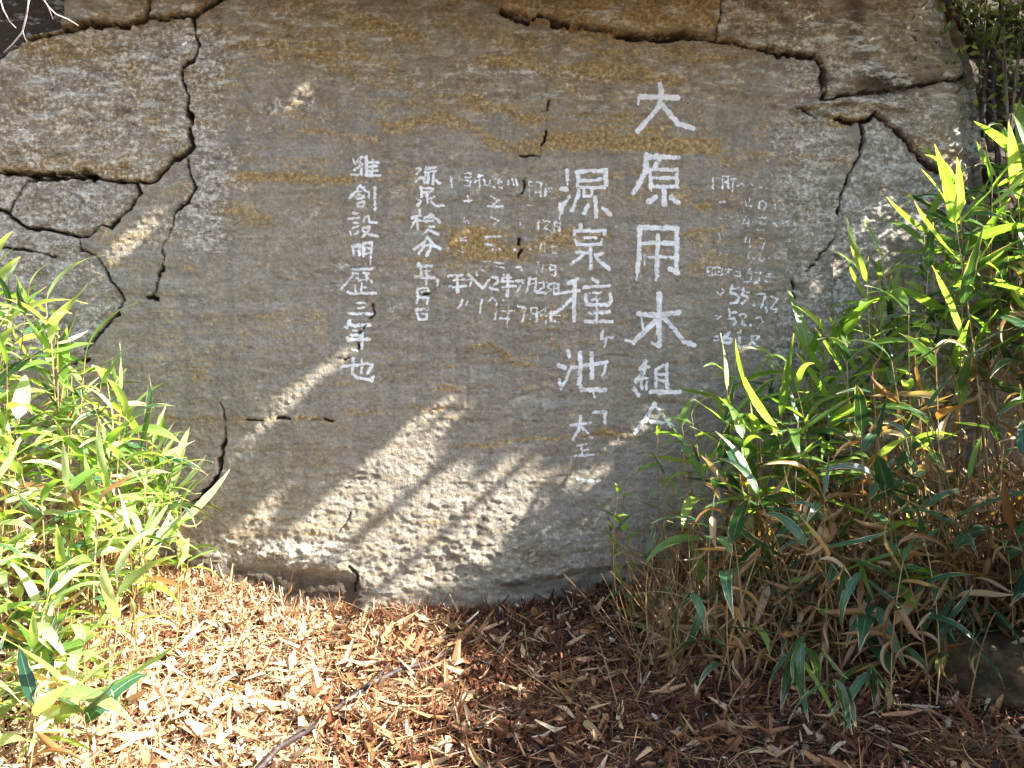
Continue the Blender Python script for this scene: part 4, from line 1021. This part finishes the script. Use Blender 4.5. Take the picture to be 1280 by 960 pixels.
for px, py, l_, yaw, lab in [(895, 925, .17, -.7, 'long curled tan leaf at the bottom edge below the drooping bamboo'), (790, 835, .14, .15, 'flat tan leaf lying across the litter left of the drooping bamboo'),
                             (540, 915, .11, .7, 'bluish white leaf standing out beside the fallen branch'), (730, 920, .12, -1.2, 'tan leaf with one rolled edge at the bottom centre')]:
    Y = 2.9
    for _ in range(8): Y = (CAMZ - g((px - 640) / F * Y, Y)) * F / (py - 480)
    o = link('fallen_leaf', LEAF['dead'][4]); x = (px - 640) / F * Y
    o.location = (x, Y, g(x, Y) + .05); o.rotation_euler = (.7, .1, yaw); o.scale = (l_, l_ * 1.2, l_)
    tag(o, lab, 'fallen leaf')

def on_ground(px, py, lift=.02):
    Y = 3.0
    for _ in range(12): Y = min((CAMZ - g((px - 640) / F * Y, Y)) * F / (py - 480), 3.97)
    x = (px - 640) / F * Y
    return Vector((x, Y, g(x, Y) + lift))

# fallen branch
pts = [on_ground(px, py, .052 + .012 * math.sin(k * 1.7)) for k, (px, py) in enumerate([(318, 990), (350, 958), (395, 925), (430, 892), (468, 872), (500, 858), (535, 842), (565, 826), (600, 815)])]
rad = [.011, .010, .0095, .009, .012, .0085, .0075, .006, .004]
br = empty('fallen_branch', pts[0]); tag(br, 'dark purplish fallen branch lying diagonally across the litter', 'branch')
link('main_stem', tube('main_stem', [p - pts[0] for p in pts], rad, M_BRANCH, 8), br)
tw = [pts[4], pts[4] + Vector((.03, .05, .03)), pts[4] + Vector((.04, .11, .035))]
link('side_twig', tube('side_twig', [p - pts[0] for p in tw], [.005, .004, .002], M_BRANCH, 5), br)
for pl, lab in [([(590, 800), (640, 850), (700, 880), (740, 905)], 'long straw stalk lying in the shade below the slab'),
                ([(630, 770), (655, 800), (660, 830), (700, 880)], 'bent straw stalk crossing a longer one'),
                ([(745, 790), (760, 860), (775, 905)], 'thin pale stalk below the foot of the rock'),
                ([(845, 745), (830, 800), (805, 860), (795, 890)], 'slanting tan stalk left of the drooping bamboo'),
                ([(960, 830), (920, 890), (900, 915)], 'short orange-brown stalk leaning by the drooping bamboo'),
                ([(470, 935), (500, 905), (540, 890), (560, 885)], 'curved amber stalk beside the fallen branch')]:
    pp = [on_ground(a_, b_, .045 + .02 * math.sin(i_ * 2)) for i_, (a_, b_) in enumerate(pl)]
    o = link('dry_stalk', tube('dry_stalk', [p - pp[0] for p in pp], [.0028] * len(pp), M_STRAW, 5, .6), None, pp[0])
    tag(o, lab, 'stalk')

# tufts of dry grass and green blades
def tuft(px, py, n, h, label, mat, tone, lean=0):
    b = on_ground(px, py, 0)
    P0 = np.array([[b.x + random.gauss(0, .03), b.y + random.gauss(0, .03), 0] for _ in range(n)]); P0[:, 2] = gz(P0[:, 0], P0[:, 1])
    P1 = P0 + np.stack([rng.normal(lean, .10, n), rng.normal(-.04, .07, n), rng.uniform(.2, 1, n) * h], -1)
    o = link('grass_tuft', stalks('grass_tuft', n, P0 - np.array(b), P1 - np.array(b), rng.uniform(.0008, .0016, n), np.clip(rng.normal(tone, .15, n), 0, 1), rng.normal(0, .03, n), mat), None, b)
    tag(o, label, 'grass tuft'); return o
tuft(505, 775, 80, .13, 'straw-coloured dry grass tuft at the foot of the slab', M_STRAW, .8)
tuft(250, 745, 60, .14, 'dry grass tuft beside the undercut left foot of the slab', M_STRAW, .7)
tuft(540, 880, 50, .12, 'thin dry grass tuft above the end of the fallen branch', M_STRAW, .6)
tuft(1215, 950, 150, .10, 'matted dry grass under the brown boulder', M_STRAW, .3)
tuft(395, 735, 30, .09, 'short dry grass tuft below the white foot of the slab', M_STRAW, .6)
for px, py, yaw, lab in [(480, 955, 1.0, 'green grass blade at the bottom edge right of the branch'), (520, 960, .5, 'yellow-green grass blade at the bottom centre')]:
    b = on_ground(px, py, 0)
    o = link('grass_sprout', LEAF['fresh'][4]); o.location = b; o.rotation_euler = (0, -.7, yaw); o.scale = (.12, .06, .12)
    tag(o, lab, 'grass blade')

# ------------------------------------------------------------------ boulder, lower right
import bmesh
def boulder(name, loc, sc, label, seed, mat, rot=0):
    bm = bmesh.new(); bmesh.ops.create_icosphere(bm, subdivisions=5, radius=1)
    for v in bm.verts:
        n = v.co.normalized()
        k = 1 + .22 * mnoise.noise(n * 1.3 + Vector((seed, 0, 0))) + .07 * mnoise.noise(n * 4 + Vector((0, seed, 0))) + .02 * mnoise.noise(n * 13)
        v.co = Vector((n.x * sc[0], n.y * sc[1], n.z * sc[2])) * k
    me = bpy.data.meshes.new(name); bm.to_mesh(me); bm.free()
    me.materials.append(mat); me.shade_smooth()
    a_ = me.attributes.new('masks', 'FLOAT_COLOR', 'POINT')
    a_.data.foreach_set('color', np.tile(np.array([.28, .0, .1, .9], np.float32), len(me.vertices)))
    o = link(name, me, None, loc); o.rotation_euler = (0, R(18), rot); tag(o, label, 'boulder'); return o
boulder('boulder', at(1300, 862, 3.0), (.36, .26, .17), 'brown boulder half buried at the lower right corner', 3.3, M_BOULDER)

# ------------------------------------------------------------------ hanging twig, top left
tw = empty('bare_twig', at(30, -30, 3.3)); tag(tw, 'pale bare twig hanging in front of the dark hollow', 'twig')
o0 = at(30, -30, 3.3)
def T(*p): return [at(a_, b_, 3.3 + .02 * i_) - o0 for i_, (a_, b_) in enumerate(p)]
link('stem', tube('stem', T((38, -30), (36, 0), (33, 20), (28, 40), (16, 55), (5, 65)), [.0045, .004, .0036, .003, .0026, .0015], M_TWIG, 6), tw)
link('shoot', tube('shoot', T((28, 38), (31, 48), (34, 52)), [.002, .0016, .001], M_TWIG, 5), tw)
link('shoot', tube('shoot', T((-4, -15), (4, 12), (12, 27), (20, 35)), [.003, .0024, .002, .001], M_TWIG, 5), tw)
link('shoot', tube('shoot', T((48, -10), (60, 8), (70, 18), (85, 24), (98, 32)), [.0026, .0022, .002, .0016, .001], M_TWIG, 5), tw)
link('shoot', tube('shoot', T((60, 8), (64, 18), (66, 24)), [.0016, .0012, .0008], M_TWIG, 5), tw)

# ------------------------------------------------------------------ shrub and vines in the gully, top right
def leafcloud(name, P, size, mat, tone=None, flat=False):
    n = len(P)
    s = size * rng.uniform(.6, 1.4, n)
    base = np.array([[-1, 0, 0], [0, -.45, .08], [1, 0, 0], [0, .45, .08]])
    M_ = rotmats(rng.uniform(0, 6.28, n), rng.uniform(-1.3, 1.3, n), rng.uniform(-1.3, 1.3, n))
    V = np.einsum('nij,kj->nki', M_, base) * s[:, None, None] * .5 + P[:, None]
    Fc = np.arange(4 * n).reshape(-1, 4)
    return mesh_np(name, V.reshape(-1, 3), Fc, mat, smooth=False, floats={'tone': np.repeat(tone if tone is not None else rng.random(n), 4)})

def shrub(px, py, Y, rx, rz, n, size, label, tone):
    c = at(px, py, Y)
    sh_ = empty('gully_shrub', (c.x, Y, c.z - rz)); tag(sh_, label, 'shrub')
    P = rng.normal(size=(n, 3)) * np.array([rx, .10, rz]) * .5
    P += np.stack([.05 * np.sin(P[:, 2] * 40), 0 * P[:, 0], .05 * np.sin(P[:, 0] * 31)], -1)
    P = P + np.array([0, 0, rz])
    link('foliage', leafcloud('foliage', P, size, M_SHRUB, np.clip(rng.normal(tone, .25, n), 0, 1)), sh_)
    for k in range(5):
        e_ = P[rng.integers(0, n)]
        link('stem', tube('stem', [(0, 0, -.25), (e_[0] * .4, e_[1] * .4, e_[2] * .5), tuple(e_)], [.005, .0035, .0015], M_BARK, 5), sh_)
shrub(1262, 20, 3.85, .30, .26, 900, .035, 'yellow-green small-leaved shrub in the top right corner', .62)
shrub(1295, 120, 3.95, .25, .35, 700, .035, 'darker small-leaved shrub below the top right corner', .35)
shrub(1225, -20, 4.1, .25, .2, 400, .03, 'olive shrub hanging over the right edge of the cliff', .45)
for pl, lab in [([(1172, -20), (1190, 15), (1215, 45), (1240, 60), (1262, 100), (1300, 130)], 'dark root arching down the gully from the cliff top'),
                ([(1255, -20), (1246, 60), (1240, 120), (1248, 200), (1245, 300)], 'upright dark vine in the gully'),
                ([(1225, 30), (1232, 90), (1228, 150), (1240, 190)], 'short dark root beside the right edge of the cliff'),
                ([(1215, 90), (1245, 105), (1290, 118)], 'thin pale twig crossing the gully')]:
    pp = [at(a_, b_, 3.98) for a_, b_ in pl]
    o = link('hanging_root', tube('hanging_root', [p - pp[0] for p in pp], [.012 if 'pale' not in lab else .003] * len(pp), M_BRANCH if 'pale' not in lab else M_TWIG, 6), None, pp[0])
    tag(o, lab, 'root' if 'root' in lab else 'vine' if 'vine' in lab else 'twig')

# ------------------------------------------------------------------ added unseen tree, leaves set along the sun rays to shade the rock
def qa(u, v): return 0.656 * u + 0.755 * v, 0.755 * u - 0.656 * v
def lit(u, v):
    q, a = qa(u, v)
    nz = fbm(q / 22, a / 130, 401, 3)
    L_ = np.zeros(u.shape, bool)
    q = q + 5 * nz
    L_ |= (q > 915) & (q < 950) & (a < 820) & (nz > -.45)
    L_ |= (q > 900) & (q < 988) & (a < 850) & (a > 680) & (nz > -.3)
    L_ |= (q > 870) & (q < 950) & (a < 150 + 150 * nz)
    L_ |= (q > 950) & (q < 1015) & (a < 230 + 120 * nz)
    L_ |= (q > 806) & (q < 872) & (a < 125 + 130 * nz)
    L_ |= (q > 735) & (q < 798) & (a < 140 + 130 * nz) & (nz > -.6)
    L_ |= (q > 690) & (q < 740) & (a < -140 + 140 * nz)
    L_ |= (q > 600) & (q < 628) & (a < 310) & (a > -190) & (nz > .06)
    L_ |= (q > 322) & (q < 350) & (((a < -20) & (a > -130)) | ((a < 232) & (a > 190)))
    return L_
def exit_t(P):
    last = np.full(len(P), 0.2)
    for tt in np.arange(0.1, 7.5, .06):
        Q = P + np.array(SUN) * tt
        inside = (Q[:, 1] > 0.3) & (np.abs(Q[:, 0] / Q[:, 1]) < 0.62) & (np.abs((Q[:, 2] - CAMZ) / Q[:, 1]) < 0.47)
        last = np.where(inside, tt, last)
    return last + .05
N = 84000
qq = rng.uniform(-160, 1420, N); aa = rng.uniform(-560, 1050, N)
u_ = 0.656 * qq + 0.755 * aa; v_ = 0.755 * qq - 0.656 * aa
ok = ~lit(u_, v_) & (v_ < 770) & (u_ < 1400) & ((qq < 1010) | (aa > 0))
u_, v_ = u_[ok], v_[ok]
P = np.stack([X_of(u_), np.full(len(u_), D - 0.012), Z_of(v_)], -1)
t = exit_t(P) + 0.1 + 1.3 * rng.random(len(P))
P = P + np.array(SUN) * t[:, None]
cb = Vector((4.6, 3.55, 0.2))
tree = empty('added_shade_tree', cb); tag(tree, 'added out-of-view broadleaf tree that shades the rock and ground', 'tree')
link('shade_leaves', leafcloud('shade_leaves', P - np.array(cb), .058, M_CROWN), tree)
NG = 15000
gxx = rng.uniform(-0.35, 2.6, NG); gyy = rng.uniform(2.2, 3.45, NG)
okg = rng.random(NG) < np.clip((gxx + .38 - .12 * (gyy - 2.8)) / .45, 0, 1) * np.clip((3.5 - gyy) / .3, 0, 1)
G_ = np.stack([gxx, gyy, gz(gxx, gyy)], -1)[okg]
tg = exit_t(G_) + .1 + 1.0 * rng.random(len(G_))
link('shade_leaves', leafcloud('shade_leaves', G_ + np.array(SUN) * tg[:, None] - np.array(cb), .07, M_CROWN), tree)  # extra leaf cloud, added to shade the ground on the right
link('trunk', tube('trunk', [(0, 0, -.3), (-.05, 0, .8), (-.3, -.02, 1.9), (-.5, .03, 3.0), (-1.2, .1, 4.2)], [.13, .11, .09, .07, .04], M_BARK, 10), tree)
for (q0, a0, a1) in [(866, 420, -520), (957, 330, -420), (803, 160, -300)]:
    pts = []
    for k, a_ in enumerate(np.linspace(a0, a1, 6)):
        u0, v0 = 0.656 * q0 + 0.755 * a_, 0.755 * q0 - 0.656 * a_
        p = np.array([[X_of(u0), D, Z_of(v0)]])
        tt = 3.6 + .35 * k
        pts.append(Vector((p + np.array(SUN) * tt)[0]) - cb)
    link('branch', tube('branch', pts, [.020, .019, .018, .017, .015, .012] if q0 != 803 else [.007] * 6, M_BARK, 6), tree)

# ------------------------------------------------------------------ two or three look-alikes: say which
seen = {}
for o in bpy.data.objects:
    if o.parent is None and 'group' in o and 'label' in o: seen.setdefault(o['label'], []).append(o)
for lab, obs in seen.items():
    if 2 <= len(obs) <= 3 and len(lab.split()) < 16:
        obs.sort(key=lambda o: o.location.x / max(o.location.y, .1))
        for o, w_ in zip(obs, ['leftmost', 'rightmost'] if len(obs) == 2 else ['leftmost', 'middle', 'rightmost']):
            o['label'] = w_ + ' ' + lab
